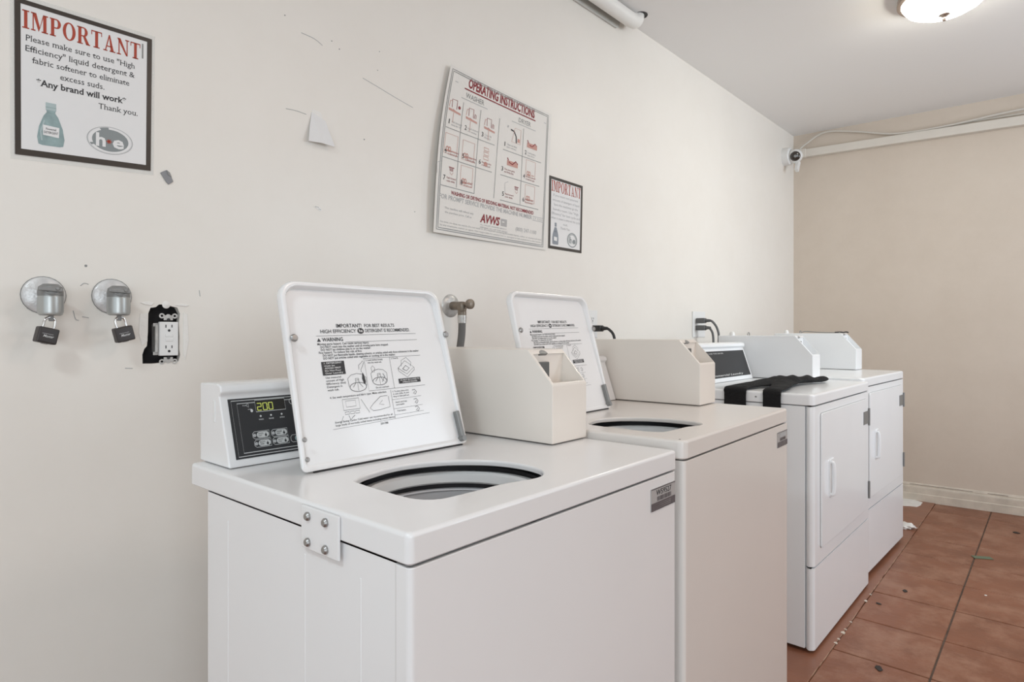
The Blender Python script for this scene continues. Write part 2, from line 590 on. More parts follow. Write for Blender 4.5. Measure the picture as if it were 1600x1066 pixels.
def back_wall():
    b = bmesh.new()
    U0, U1 = -2.3, 4.93
    outer = [(U0, 0), (U1, 0), (U1, CEIL), (U0, CEIL)]
    vo = [b.verts.new((u, 0, z)) for u, z in outer]
    vh = [b.verts.new((u, 0, z)) for u, z in HOLE]
    es = [b.edges.new((l[i], l[(i + 1) % len(l)])) for l in (vo, vh) for i in range(len(l))]
    bmesh.ops.triangle_fill(b, edges=es, use_beauty=True)
    vb = [b.verts.new((u + random.uniform(-.001, .001), .016, z)) for u, z in HOLE]
    for i in range(len(vh)):
        j = (i + 1) % len(vh)
        b.faces.new((vh[i], vh[j], vb[j], vb[i]))
    # body of the wall behind
    back = [b.verts.new((u, .12, z)) for u, z in outer]
    for i in range(4):
        b.faces.new((vo[i], vo[(i + 1) % 4], back[(i + 1) % 4], back[i]))
    b.faces.new(back)
    o = build(b, 'wall_back', 'wall', kind='structure', smooth=False)
    o.matrix_world = WM
    return o


wall_back = back_wall()
b = bmesh.new()
for (u, z, r) in ((1.1049, 1.7157, .0022), (1.2976, 1.5252, .0016), (1.5784, 2.0252, .003), (1.1534, 1.94, .0015), (.60, 2.03, .0025), (.852, 1.995, .0018),
                  (.995, 1.975, .0018), (1.02, 1.96, .0018), (1.16, 2.0, .0015), (.395, 1.276, .0028)):
    lathe([(0, 0.0002), (r, 0.0002), (r, -.0006), (0, -.0006)], 8, Matrix.Translation((u, -.0004, z)) @ Matrix.Rotation(R(90), 4, 'X'), b)
build(b, 'nail_holes', 'castgrey', wall_back, kind='stuff')
b = bmesh.new()
for pts in (((1.10, 1.90), (1.15, 1.89), (1.22, 1.875), (1.29, 1.862)), ((.855, 1.742), (.885, 1.744), (.915, 1.742)), ((.90, 1.965), (.94, 1.962), (.965, 1.952)),
            ((.63, 1.235), (.632, 1.22)), ((.385, 1.232), (.392, 1.238), (.40, 1.236)), ((.388, 1.165), (.40, 1.163)), ((.372, 1.178), (.376, 1.16), (.382, 1.157)),
            ((.47, 1.05), (.485, 1.049))):
    tube([(u, -.0003, z) for u, z in pts], .0009, 5, 3, b)
build(b, 'scratches', 'greyink', wall_back, kind='stuff')
b = bmesh.new()
prism([(.508, 1.196), (.524, 1.194), (.530, 1.2005), (.517, 1.2035), (.500, 1.200)], 'y', -.0018, .001, .0006, 1, b)
prism([(.575, 1.196), (.60, 1.194), (.607, 1.198), (.588, 1.2005)], 'y', -.0018, .001, .0006, 1, b)
prism([(.500, 1.175), (.5165, 1.176), (.5155, 1.11), (.504, 1.10), (.497, 1.13)], 'y', -.0014, .001, .0006, 1, b)
prism([(.5935, 1.18), (.603, 1.176), (.606, 1.11), (.598, 1.065), (.593, 1.08)], 'y', -.0012, .001, .0006, 1, b)
lathe([(0, .0022), (.005, .0016), (.009, 0)], 14, Matrix.Translation((.5555, 0, 1.197)) @ Matrix.Rotation(R(90), 4, 'X'), b)
build(b, 'plaster_lumps', 'patch', wall_back, kind='stuff')

# far wall, front wall with two openings, near wall
FARW = box(-.14, 4.2, 0, .12, 0, CEIL)
o = build(FARW, 'wall_right', 'farwall', kind='structure', smooth=False)
o.matrix_world = FM
b = bmesh.new()
box(-2.42, -2.3, -2.35, -1.95, 0, CEIL, bm=b)
box(-2.42, -2.3, .45, 1.75, 0, CEIL, bm=b)
box(-2.42, -2.3, -1.95, .45, 2.3, CEIL, bm=b)
build(b, 'wall_left', 'wall', kind='structure', smooth=False)
b = bmesh.new()
box(-2.3, -1.95, -2.35, -2.23, 0, CEIL, bm=b)
box(-.35, 2.8, -2.35, -2.23, 0, CEIL, bm=b)
box(-1.95, -.35, -2.35, -2.23, 2.15, CEIL, bm=b)
box(-1.95, -.35, -2.35, -2.23, 0, .25, bm=b)
box(4.4, 5.24, -2.35, -2.23, 0, CEIL, bm=b)
box(2.8, 4.4, -2.35, -2.23, 2.25, CEIL, bm=b)
box(2.8, 4.4, -2.35, -2.23, 0, 1.12, bm=b)
build(b, 'wall_front', 'wall', kind='structure', smooth=False)
o = build(box(-2.42, 5.24, -2.35, 1.80, CEIL, CEIL + .1), 'ceiling', 'ceiling', kind='structure', smooth=False)

floor = build(box(-2.42, 5.24, -2.35, 1.80, -.12, -.0045), 'floor', 'grout', kind='structure', smooth=False)
TX, TY, DX, DY = 2.42, .31, .329, .295
me = None
for i in range(-14, 8):
    for j in range(-8, 1):
        x, y = TX + DX * i, TY + DY * j
        if me is None:
            b = box(.003, DX - .003, .003, DY - .003, -.008, 0, .0018, 1)
            o = build(b, 'tile', 'tile', floor, smooth=True)
            me = o.data
        else:
            o = link('tile', me, floor)
        o.location = (x, y, random.uniform(-.0006, .0004))
# smooth terracotta strip under the machines, with a chipped lip
b = bmesh.new()
n = 120
e0 = [(-2.30 + 7.24 * i / n, .6035 + random.uniform(-.0012, .0008)) for i in range(n + 1)]
prism(e0 + [(4.94, 1.62), (-2.3, 1.62)], 'z', -.008, .0035, bm=b)
build(b, 'floor_strip', 'slab', floor, smooth=False)
b = bmesh.new()
x = 1.9
while x < 4.7:
    l, w = random.uniform(.03, .14), random.uniform(.0008, .0018)
    if random.random() < .72:
        y = .6030 + random.uniform(-.001, .001)
        prism([(x, y), (x + l * .3, y - w), (x + l * .7, y - w * .6), (x + l, y), (x + l * .6, y + w), (x + l * .2, y + w * .7)], 'z', .0005, .0040, bm=b)
    x += l
build(b, 'worn_lip', 'lip', floor, smooth=False, kind='stuff')
b = bmesh.new()
for x, l, w in ((2.46, .012, .004), (2.50, .010, .003), (2.56, .020, .005), (2.60, .007, .003), (2.68, .008, .003), (2.93, .016, .004), (3.02, .008, .003)):
    prism([(x, .602 - w), (x + l * .6, .601 - w), (x + l, .604), (x + l * .5, .605 + w), (x, .604 + w)], 'z', .0005, .0042, bm=b)
build(b, 'paint_chips', 'trim', floor, smooth=False, kind='stuff')

# baseboard on the far wall
prof = [(0, 0), (-.020, 0), (-.020, .050), (-.018, .0535), (-.0165, .0535), (-.0165, .085), (-.013, .097), (-.009, .099), (-.009, .108), (-.004, .120), (0, .120)]
b = prism(prof, 'x', -.02, 3.9)
o = build(b, 'baseboard_right', 'trim', kind='structure', angle=20)
o.matrix_world = FM

b = bmesh.new()
x = .02
rnd = random.Random(3)
while x < 3.6:
    l = rnd.uniform(.05, .4)
    tube([(x, -.0075, .1095), (x + l / 2, -.0078, .110), (x + l, -.0075, .1092)], rnd.uniform(.0012, .0024), 5, 2, b)
    x += l + rnd.uniform(.0, .12)
build(b, 'dust_line', 'grime', o, kind='stuff')

# ------------------------------------------------------------------ washers
HOLE_W = [(.1051, .2359), (.1007, .1739), (.0998, .1189), (.1030, .1030), (.1120, .0890), (.1300, .0808), (.1782, .0787), (.2250, .0780), (.2483, .0720), (.2816, .0630),
          (.3080, .0660), (.3290, .0810), (.3423, .1042), (.3479, .1422), (.3420, .1770), (.3253, .2074), (.2866, .2443), (.2351, .2652), (.2000, .2680), (.1690, .2630), (.1330, .2530)]


def hole_loop(sx=1.0, ox=0.0, n=72, grow=0.0):
    pts = [Vector(((x - .0998) * sx + .0998 + ox, y + max(0, y - .12) * .07, 0)) for x, y in HOLE_W]
    c = sum(pts, Vector()) / len(pts)
    ring = smooth_path(pts + [pts[0]], 8)[:-1]
    # resample evenly
    d = [0]
    for a, b_ in zip(ring, ring[1:] + [ring[0]]): d.append(d[-1] + (b_ - a).length)
    out = []
    k = 0
    cl = ring + [ring[0]]
    for i in range(n):
        t = d[-1] * i / n
        while d[k + 1] < t: k += 1
        f = (t - d[k]) / (d[k + 1] - d[k])
        p = cl[k].lerp(cl[k + 1], f)
        dirv = (p - c).normalized()
        out.append(p + dirv * grow)
    return out, c


def rounded_rect(x0, x1, y0, y1, r, k=5):
    out = []
    for cx, cy, a in ((x0 + r, y0 + r, 180), (x1 - r, y0 + r, 270), (x1 - r, y1 - r, 0), (x0 + r, y1 - r, 90)):
        for i in range(k + 1):
            t = R(a + 90 * i / k)
            out.append((cx + r * math.cos(t), cy + r * math.sin(t)))
    return out


def deck(w, dep, zt, thk, hole_sx=1.0, hole_ox=0.0, with_hole=True, rc=.010, er=.0055):
    b = bmesh.new()
    def ring(inset, z, r):
        return [b.verts.new((x, y, z)) for x, y in rounded_rect(inset, w - inset, inset, dep - inset, max(r - inset, .003))]
    loops = [ring(0.004, zt - thk, rc), ring(0, zt - thk + .003, rc)]
    for i in range(5):
        a = R(90 * i / 4)
        loops.append(ring(er * (1 - math.cos(a)), zt - er + er * math.sin(a), rc))
    for a, c in zip(loops, loops[1:]):
        m = len(a)
        for i in range(m):
            b.faces.new((a[i], a[(i + 1) % m], c[(i + 1) % m], c[i]))
    top = loops[-1]
    es = [b.edges.get((top[i], top[(i + 1) % len(top)])) for i in range(len(top))]
    if with_hole:
        hl = []
        for g, z in ((.0060, zt), (.0042, zt - .0008), (.0030, zt - .0025), (.0028, zt - .0045), (.0035, zt - .009), (.008, zt - .011)):
            pts, c = hole_loop(hole_sx, hole_ox, grow=g)
            hl.append([b.verts.new((p.x, p.y, z)) for p in pts])
        for a, c in zip(hl, hl[1:]):
            m = len(a)
            for i in range(m):
                b.faces.new((a[i], a[(i + 1) % m], c[(i + 1) % m], c[i]))
        es += [b.edges.get((hl[0][i], hl[0][(i + 1) % len(hl[0])])) for i in range(len(hl[0]))]
        bmesh.ops.triangle_fill(b, edges=es, use_beauty=True)
    else:
        b.faces.new(top)
        b.faces.new(loops[0][::-1])
    return b


def screw_bm(b, mtx, r=.004, h=.002):
    return lathe([(r, 0), (r, h * .5), (r * .7, h), (0, h * 1.05)], 14, mtx, b)


FACE_FRONT = Matrix.Rotation(R(90), 4, 'X')      # lathe axis -> -y


def coin_box(parent, x0, wbox, y0, dep, zb, hf=.115, sl=.061, ht=.182, mtl='almond'):
    """open-fronted coin box: side profile with a slanted face that holds the recess"""
    b = bmesh.new()
    A, B = (0, hf), (sl, ht)
    L = math.hypot(sl, ht - hf)
    ins = .0065
    x1 = x0 + wbox
    def V(x, p): return b.verts.new((x, y0 + p[0], zb + p[1]))
    prof = [(0, 0.002), A, B, (dep, ht), (dep, 0.002)]
    l0 = [V(x0, p) for p in prof]
    l1 = [V(x1, p) for p in prof]
    b.faces.new(l0)
    b.faces.new(l1[::-1])
    for i in range(5):
        if i == 1: continue
        j = (i + 1) % 5
        b.faces.new((l0[i], l1[i], l1[j], l0[j]))
    t0, t1 = .0045 / L, 1 - .012 / L
    def S(t): return (A[0] + (B[0] - A[0]) * t, A[1] + (B[1] - A[1]) * t)
    i0, i1 = V(x0 + ins, S(t0)), V(x1 - ins, S(t0))
    j0, j1 = V(x0 + ins, S(t1)), V(x1 - ins, S(t1))
    b.faces.new((l0[1], l1[1], i1, i0))
    b.faces.new((l1[1], l1[2], j1, i1))
    b.faces.new((l1[2], l0[2], j0, j1))
    b.faces.new((l0[2], l0[1], i0, j0))
    zf = S(t0)[1] - .004
    yb = S(t1)[0] + .004
    f0, f1 = V(x0 + ins, (S(t0)[0] + .001, zf)), V(x1 - ins, (S(t0)[0] + .001, zf))
    g0, g1 = V(x0 + ins, (yb, zf)), V(x1 - ins, (yb, zf))
    h0, h1 = V(x0 + ins, (yb, S(t1)[1])), V(x1 - ins, (yb, S(t1)[1]))
    b.faces.new((i0, i1, f1, f0))
    b.faces.new((f0, f1, g1, g0))
    b.faces.new((g0, g1, h1, h0))
    b.faces.new((j0, h0, h1, j1))
    b.faces.new((i0, f0, g0, h0, j0))
    b.faces.new((i1, j1, h1, g1, f1))
    outer = [e for e in b.edges if all(v in l0 + l1 for v in e.verts)]
    bmesh.ops.bevel(b, geom=outer, offset=.0035, segments=2, profile=.5, affect='EDGES', clamp_overlap=True)
    cb = build(b, 'coin_box', mtl, parent)
    # the coin slide, dark grey with the recess shade put in, and the lock at its upper lip
    xs = x0 + ins + .002
    sb = box(xs, xs + wbox * .36, y0 + yb - .012, y0 + yb - .001, zb + zf + .001, zb + S(t1)[1] - .016, .0015, 1)
    build(sb, 'coin_slide', 'slide', cb)
    # half-round notch with the lock barrel in the upper lip
    ey = Vector((0, sl / L, (ht - hf) / L))
    nr = Vector((0, -ey.z, ey.y))
    ctr = Vector((x0 + ins + wbox * .30, y0 + S(t1)[0], zb + S(t1)[1]))
    lb = bmesh.new()
    arc = [ctr + Vector((.0125 * math.cos(R(a_)), 0, 0)) + ey * (.0095 * math.sin(R(a_))) for a_ in range(0, 181, 15)]
    fr = [lb.verts.new(p + nr * .0006) for p in arc]
    bk = [lb.verts.new(p - nr * .006) for p in arc]
    lb.faces.new(fr)
    lb.faces.new(bk[::-1])
    for i in range(len(fr)):
        j = (i + 1) % len(fr)
        lb.faces.new((fr[i], bk[i], bk[j], fr[j]))
    build(lb, 'coin_lock', 'hinge', cb)
    return cb


def console(parent, x0, x1, y0, zb, h=.13, dep=.108, lean=.042, mtl='enamel'):
    k = h / .13
    prof = [(0, .001), (lean * .88, .112 * k), (lean * .72, .119 * k), (lean * .78, .129 * k), (lean * 1.1, .133 * k), (dep, .131 * k), (dep, .001)]
    b = prism([(y0 + p[0], zb + p[1]) for p in prof], 'x', x0, x1, .003, 2)
    c = build(b, 'console', mtl, parent, angle=50)
    ln = math.hypot(lean * .88, .112 * k)
    ey = Vector((0, lean * .88 / ln, .112 * k / ln))
    nrm = Vector((0, -ey.z, ey.y))
    org = Vector((x0, y0, zb))
    return c, (lambda u, v, off: org + Vector((u, 0, 0)) + ey * v + nrm * off), ln


def ink_names(extra=None):
    d = {}
    return d


def washer_lid(parent, lx, ly, lz, lw, ll, tilt, full_print=True):
    a = R(tilt)
    ex, ey = Vector((1, 0, 0)), Vector((0, math.sin(a), math.cos(a)))
    nrm = Vector((0, -ey.z, ey.y))
    org = Vector((lx, ly, lz))
    F = lambda u, v, off: org + ex * u + ey * v + nrm * off
    rim = .016
    def shape(inset, k=6):
        r_top, r_bot = .027, .008
        x0, x1 = inset, lw - inset
        tap = .012
        out = []
        for cx, cy, r, s in ((x0 + r_bot, inset + r_bot, r_bot, 180), (x1 - r_bot, inset + r_bot, r_bot, 270), (x1 - r_top - tap, ll - inset - r_top, r_top, 0), (x0 + r_top, ll - inset - r_top, r_top, 90)):
            r2 = max(r - inset * .6, .004)
            for i in range(k + 1):
                t = R(s + 90 * i / k)
                out.append((cx + r2 * math.cos(t) + (0), cy + r2 * math.sin(t)))
        return out
    b = bmesh.new()
    spec = ((0.005, -.005), (.001, -.0035), (0, 0.0), (0, .010), (.0008, .0128), (.0025, .0138), (.0045, .0128), (.0055, .009), (.0065, .001))
    loops = [[b.verts.new(F(u, v, off * min(1, .25 + .75 * max(0, v - .010) / .035) if off > .001 else off)) for u, v in shape(ins)] for ins, off in spec]
    for p, q in zip(loops, loops[1:]):
        n_ = len(p)
        for i in range(n_):
            b.faces.new((p[i], p[(i + 1) % n_], q[(i + 1) % n_], q[i]))
    b.faces.new(loops[0][::-1])
    b.faces.new(loops[-1])
    lid = build(b, 'lid', 'enamel', parent, angle=40)
    def axis(u, v, off):
        m = Matrix.Identity(4)
        z = nrm; x = ex; y = z.cross(x)
        for i, c in enumerate((x, y, z)):
            for r_ in range(3): m[r_][i] = c[r_]
        m.translation = F(u, v, off)
        return m
    for u, v in ((.0115, .2075), (lw - .0125, .213)):
        sb = bmesh.new()
        screw_bm(sb, axis(u, v, .0125), .0062, .004)
        build(sb, 'bumper', 'screw', lid)
    for u, v in ((.004, .048), (.004, .018)):
        sb = bmesh.new()
        screw_bm(sb, axis(u, v, .0135), .0038, .003)
        build(sb, 'screw', 'screw', lid)
    hb = bmesh.new()
    m = axis(lw - .016, .036, .006) @ Matrix.Rotation(R(4), 4, 'Z')
    box(-.0042, .0042, -.026, .026, -.004, .006, .001, 1, bm=hb, mtx=m)
    lathe([(0, -.006), (.0055, -.006), (.0055, .008), (0, .008)], 14, axis(lw - .015, .009, .006), hb)
    build(hb, 'hinge_strap', 'hinge', lid)
    # printed instructions
    pr = Print(lambda u, v, off: F(u, v + (u - .165) * .022, off + .0012), off=.0004)
    k = 'ink'
    pr.text(k, 'IMPORTANT!', .099, .2298, .150, .0064, .01)
    pr.text(k, 'FOR BEST RESULTS', .156, .2298, .222, .0058, .008)
    pr.text(k, 'HIGH EFFICIENCY', .0672, .2205, .137, .0060, .008)
    pr.ellipse(k, .1465, .2232, .0066, .0052)
    pr.text('paper', 'he', .1428, .2212, .1502, .005, .02, lift=.0003)
    pr.text(k, 'DETERGENT IS RECOMMENDED.', .156, .2205, .2566, .0060, .008)
    pr.line(k, [(.058, .2160), (.270, .2160)], .0005)
    pr.poly(k, [(.0585, .2062), (.0655, .2062), (.062, .2125)])
    pr.text(k, 'WARNING', .0680, .2064, .108, .0062, .016)
    pr.line(k, [(.112, .2040), (.270, .2040)], .0005)
    rows = [('Moving parts hazard. Can cause serious injury.', .0582, .160, .2003), ('DO NOT reach into the washer until all moving parts have stopped.', .063, .201, .1952),
            ('DO NOT let children play in or on the washer.', .063, .162, .1905), ('Fire hazard. To reduce the risk of fire:', .0585, .142, .1858),
            ('DO NOT put flammable liquids, cleaning solvents, or articles soiled with these substances in the washer.', .065, .270, .1808),
            ('DO NOT put articles soiled with vegetable or cooking oil in the washer.', .065, .213, .1760)]
    for t, u0, u1, v in rows:
        pr.text(k, t, u0, v, u1, .0036, .012)
    pr.line(k, [(.1422, .1735), (.271, .1735)], .0005)
    if full_print:
        pr.rect(k, .0598, .1495, .1030, .1722)
        for i, t in enumerate(('1. DETERGENT', 'must be', 'ADDED FIRST', 'Do Not Pour', 'Over Laundry')):
            pr.text('paper', t, .0645, .1682 - i * .0042, .0645 + .0034 * len(t) * .82, .0026, .01, lift=.0003)
        for i, t in enumerate(('Use measured', 'amount of High', 'Efficiency (he)', 'Detergent in', 'wash tub.')):
            pr.text(k, t, .0640, .1440 - i * .0052, .0640 + .0024 * len(t), .0032, .006)
        # pictures: tub and pouring hand
        def tubpic(cx, cy, s):
            pr.line(k, [(cx + s * .9 * math.cos(R(a)), cy - s * .30 + s * .42 * math.sin(R(a))) for a in range(0, 361, 20)], .0008)
            pr.line(k, [(cx - s * .95, cy - s * .25), (cx - s, cy + s * .55), (cx - s * .6, cy + s * .85), (cx, cy + s * .95), (cx + s * .6, cy + s * .85), (cx + s, cy + s * .5), (cx + s * .95, cy - s * .25)], .0006)
            pr.line(k, [(cx - s * .55, cy - s * .3), (cx - s * .2, cy + s * .1), (cx - s * .2, cy + s * .5), (cx + s * .15, cy + s * .5), (cx + s * .15, cy + s * .1), (cx + s * .5, cy - s * .35)], .0007)
            pr.line(k, [(cx - s * .02, cy - s * .65), (cx - s * .02, cy + s * .1)], .0005)
            pr.line(k, [(cx - s * .2, cy + s * .35), (cx + s * .15, cy + s * .35)], .0005)
        tubpic(.1235, .1310, .0185)
        pr.poly(k, [(.1335, .139), (.1360, .150), (.1385, .145), (.1400, .134), (.1385, .129), (.1355, .131)])
        pr.line(k, [(.130, .155), (.131, .163), (.136, .166), (.140, .170), (.142, .167), (.138, .160), (.134, .155), (.134, .150)], .0006)
        pr.line(k, [(.1437, .1732), (.1437, .1165), (.2700, .1165)], .0005)
        pr.text(k, '2. Load clothes loosely', .1465, .1690, .183, .0030, .008)
        pr.text(k, 'into the wash tub.', .1500, .1645, .180, .0028, .008)
        tubpic(.1700, .1370, .0170)
        pr.line(k, [(.157, .148), (.155, .156), (.159, .160), (.163, .155), (.160, .148)], .0006)
        pr.line(k, [(.174, .130), (.182, .140), (.178, .145), (.184, .132), (.180, .128)], .0006)
        pr.text(k, 'Do not overload.', .1590, .1195, .187, .0028, .006)
        pr.line(k, [(.1985, .1732), (.1985, .1165)], .0005)
        pr.text(k, '3. Close lid.', .2015, .1695, .218, .0030, .006)
        pr.line(k, [(.214, .152), (.232, .140), (.251, .152), (.232, .165), (.214, .152)], .0006)
        pr.line(k, [(.214, .152), (.214, .147), (.232, .134), (.251, .147), (.251, .152)], .0006)
        pr.line(k, [(.222, .155), (.224, .166), (.236, .171), (.246, .161), (.243, .154)], .0006)
        pr.line(k, [(.224, .150), (.232, .146), (.240, .151), (.232, .156), (.224, .150)], .0009)
        pr.rect(k, .2105, .1235, .2610, .1325)
        pr.text('paper', 'LID MUST BE CLOSED TO', .2140, .1286, .2585, .0024, .012, lift=.0003)
        pr.text('paper', 'OPERATE WASHER', .2185, .1247, .2530, .0024, .012, lift=.0003)
        pr.text(k, '4. Set wash temperature and fabric type. Make selection.', .0660, .1105, .1800, .0031, .008)
        # keypad and hand
        pr.line(k, [(.088, .107), (.120, .107), (.120, .089), (.088, .089)], .0006, closed=True)
        pr.line(k, [(.094, .104), (.113, .104), (.113, .094), (.094, .094)], .0005, closed=True)
        for i in range(3):
            pr.line(k, [(.090 + i * .010, .086), (.098 + i * .010, .086), (.098 + i * .010, .082), (.090 + i * .010, .082)], .0006, closed=True)
        pr.line(k, [(.096, .080), (.099, .072), (.103, .076), (.108, .079)], .0007)
        pr.line(k, [(.086, .080), (.080, .070)], .0004)
        pr.line(k, [(.1245, .104), (.138, .080)], .0005)
        pr.line(k, [(.180, .105), (.165, .105), (.148, .094), (.140, .087), (.146, .082), (.160, .082), (.182, .085), (.182, .104)], .0006)
        pr.line(k, [(.168, .098), (.160, .092), (.170, .090)], .0005)
        pr.line(k, [(.1890, .1140), (.1890, .0640)], .0005)
        for v in (.0965, .0800, .0690):
            pr.line(k, [(.1890, v), (.2560, v + .001)], .0004)
        for i, t in enumerate(('5. To start, place coins', 'in coin slide. If coin', 'drop in then pull out.')):
            pr.text(k, t, .1925, .1095 - i * .0045, .2290, .0027, .006)
        pr.text(k, 'Insert card into', .1955, .0900, .2210, .0027, .006)
        pr.text(k, 'card reader.', .1955, .0855, .2150, .0027, .006)
        pr.text(k, 'Push button.', .1965, .0745, .2160, .0027, .006)
        for cy in (.1055, .0885, .0745):
            pr.line(k, [(.237, cy + .004), (.243, cy + .005), (.247, cy), (.243, cy - .004), (.239, cy - .002), (.243, cy + .001)], .0008)
        pr.line(k, [(.0633, .0610), (.2690, .0640)], .0004)
        pr.text(k, 'Energy Saving Cycles: Cold water use recommended for all', .0690, .0700, .1840, .0030, .004)
        pr.text(k, 'large loads of normally soiled items including cotton fabrics.', .0690, .0650, .1890, .0030, .004)
        pr.text(k, '201788', .1560, .0565, .1720, .0034, .006)
    pr.done(lid, {'ink': 'instruction_print', 'paper': 'reversed_print'})
    return lid


def washer(loc, rz, w, zt, label, p):
    dep, thk = .558, .036
    EN = p['en']
    root = empty('washing_machine', loc, rz, label, 'washing machine', 'top loading washing machines')
    zc = zt - thk
    # cabinet with shallow pressed lines on its sides
    b = bmesh.new()
    box(.004, w - .004, .012, .502, .02, zc - .002, .003, 1, skip_top=True, bm=b)
    cab = build(b, 'cabinet', EN, root)
    for y in (.4294, .2119, .0915):
        for x in (.0028, w - .0046):
            build(box(x + (.0006 if x < .1 else 0), x + (.0018 if x < .1 else .0012), y - .0015, y + .0015, .10, zc - .035, .0006, 1), 'pressed_rib', EN, cab)
    # front panel with rolled upright edges
    fp = rounded_rect(.002, w - .002, 0.001, .03, .007)
    b = prism([(x, y) for x, y in fp], 'z', .02, zc - .0022, .003, 2)
    build(b, 'front_panel', EN, root, angle=50)
    b = box(.02, w - .02, .03, .49, .0, .025)
    build(b, 'base', 'dark', root, smooth=False)
    build(deck(w, dep, zt, thk, p['hsx'], p['hox'], rc=p['rc']), 'top_panel', EN, root, angle=40)
    _, c = hole_loop(p['hsx'], p['hox'])
    # tub: rubber cover, white balance ring and the basket below it
    T = Matrix.Translation((c.x, c.y + .005, zt))
    b = lathe([(.140, -.0125), (.152, -.0125), (.154, -.016), (.154, -.20), (.152, -.20), (.152, -.018), (.140, -.0145)], 56, T)
    build(b, 'tub_cover', 'dark', root)
    r = .127 * p['tsc']
    b = lathe([(r + .022, -.025), (r + .017, -.0230), (r + .006, -.0225), (r + .001, -.026), (r - .001, -.039), (r + .002, -.042), (r + .022, -.042)], 56, T, close=True)
    build(b, 'tub_ring', 'plastic', root)
    b = lathe([(r + .010, -.042), (r + .010, -.051)], 56, T)
    build(b, 'tub_seal', 'dark', root)
    b = lathe([(r + .012, -.051), (r + .002, -.0512), (r + .001, -.0535), (r + .003, -.055), (r + .002, -.40), (r - .02, -.42), (.05, -.43), (.04, -.38), (.03, -.25), (0, -.245)], 56, T)
    build(b, 'basket', 'tub', root)
    # console
    con, F, ln = console(root, p['cx0'], p['bx'] - .004, .455, zt)
    cw = p['bx'] - .004 - p['cx0']
    pr = Print(F, off=.0012)
    pw = p['pw'] or cw
    pb = prism([(.0125, .0135), (pw - .012, .0135), (pw - .012, ln - .006), (.0125, ln - .006)], 'z', 0, 1)
    for v in pb.verts:
        v.co = F(v.co.x, v.co.y, .0004 + .0010 * v.co.z)
    pan = build(pb, 'control_panel', 'panel', con, smooth=False)
    top = ln - .006
    for a, c_, i in (('greyink', .0170, 0), ('greyink', .0270, 1)):
        ins = (.0045, .0135)[i]
        lo, hi = .0135 + (.0035, .0085)[i], top - (.0035, .0085)[i]
        pr.line('lightink', [(.0125 + ins, lo), (pw - .012 - ins, lo), (pw - .012 - ins, hi), (.0125 + ins, hi)], .0011, closed=True, lift=.0005)
    # display
    db = prism([(.0560, .0870), (.1085, .0870), (.1085, .1068), (.0560, .1068)], 'z', 0, 1)
    for v in db.verts: v.co = F(v.co.x, v.co.y, .0012 + .0010 * v.co.z)
    dis = build(db, 'display', 'panel_lcd', pan, smooth=False)
    pr.line('lightink', [(.0560, .0870), (.1085, .0870), (.1085, .1068), (.0560, .1068)], .0009, closed=True, lift=.0012)
    def seg7(u, s):
        wd, hh, t = .0068, .0118, .0013
        v0 = .0893
        sg = {'a': ((0, hh), (wd, hh)), 'b': ((wd, hh), (wd, hh / 2)), 'c': ((wd, hh / 2), (wd, 0)), 'd': ((0, 0), (wd, 0)), 'e': ((0, 0), (0, hh / 2)), 'f': ((0, hh / 2), (0, hh)), 'g': ((0, hh / 2), (wd, hh / 2))}
        for q in s:
            (a, b1), (c1, d) = sg[q]
            pr.line('led', [(u + a, v0 + b1), (u + c1, v0 + d)], t, lift=.0014)
    seg7(.0590, 'abged'); seg7(.0690, 'abcdef'); seg7(.0790, 'abcdef')
    for v in (.0925, .0975):
        pr.ellipse('led', .0773, v, .0006, .0006, lift=.0014, n=8)
    for u, t in ((.0628, 'WASH'), (.0809, 'RINSE'), (.1000, 'SPIN')):
        pr.ellipse('lightink', u, .0795, .0017, .0017, lift=.0005, n=12)
        pr.text('lightink', t, u - .0042, .0728, u + .0042, .0022, .01, lift=.0005)
    pr.text('lightink', 'PUSH', .0350, .0985, .0405, .0020, lift=.0005)
    pr.line('lightink', [(.0405, .0995), (.0445, .1035), (.0445, .0960), (.0405, .0995)], .0007, lift=.0005)
    pr.ellipse('lightink', .0490, .0900, .0022, .0028, lift=.0005, n=12)
    pr.line('lightink', [(.043, .0925), (.0465, .0925), (.0485, .0930)], .0007, lift=.0005)
    pr.ellipse('lightink', .1225, .1000, .0055, .0055, lift=.0005, n=20, r_in=.85)
    names = (('WHITES', 'HOT'), ('PERM', 'PRESS'), ('BRIGHTS', 'WARM'), ('DELICATES', 'COLD'))
    for n_, (u, v) in enumerate(((.0445, .0425), (.0768, .0425), (.0455, .0285), (.0772, .0288))):
        pr.line('lightink', [(u + .003, v + .012), (u, v + .009), (u, v + .003), (u + .003, v), (u + .0285, v), (u + .0285, v + .0122), (u + .003, v + .012)], .0007, lift=.0005)
        pr.ellipse('greyink', u + .0030, v + .006, .0028, .0028, lift=.0006, n=14)
        pb2 = prism(rounded_rect(u + .0068, u + .0272, v + .0012, v + .0108, .0046), 'z', 0, 1)
        for q in pb2.verts: q.co = F(q.co.x, q.co.y, .0013 + .0012 * q.co.z)
        build(pb2, 'button', 'button', pan, smooth=False)
        pr.text('ink', names[n_][0], u + .0085, v + .0066, u + .0175, .0022, .01, lift=.0018)
        pr.text('ink', names[n_][1], u + .0085, v + .0032, u + .0150, .0022, .01, lift=.0018)
        pr.ellipse('ink', u + .0215, v + .0045, .0019, .0022, lift=.0018, n=12)
        pr.poly('ink', [(u + .0205, v + .0055), (u + .0225, v + .0055), (u + .0217, v + .0095)], lift=.0018)
    u, v = .1095, .0290
    pr.line('lightink', [(u + .003, v + .0122), (u, v + .009), (u, v + .003), (u + .003, v), (u + .030, v), (u + .030, v + .0122), (u + .003, v + .0122)], .0007, lift=.0005)
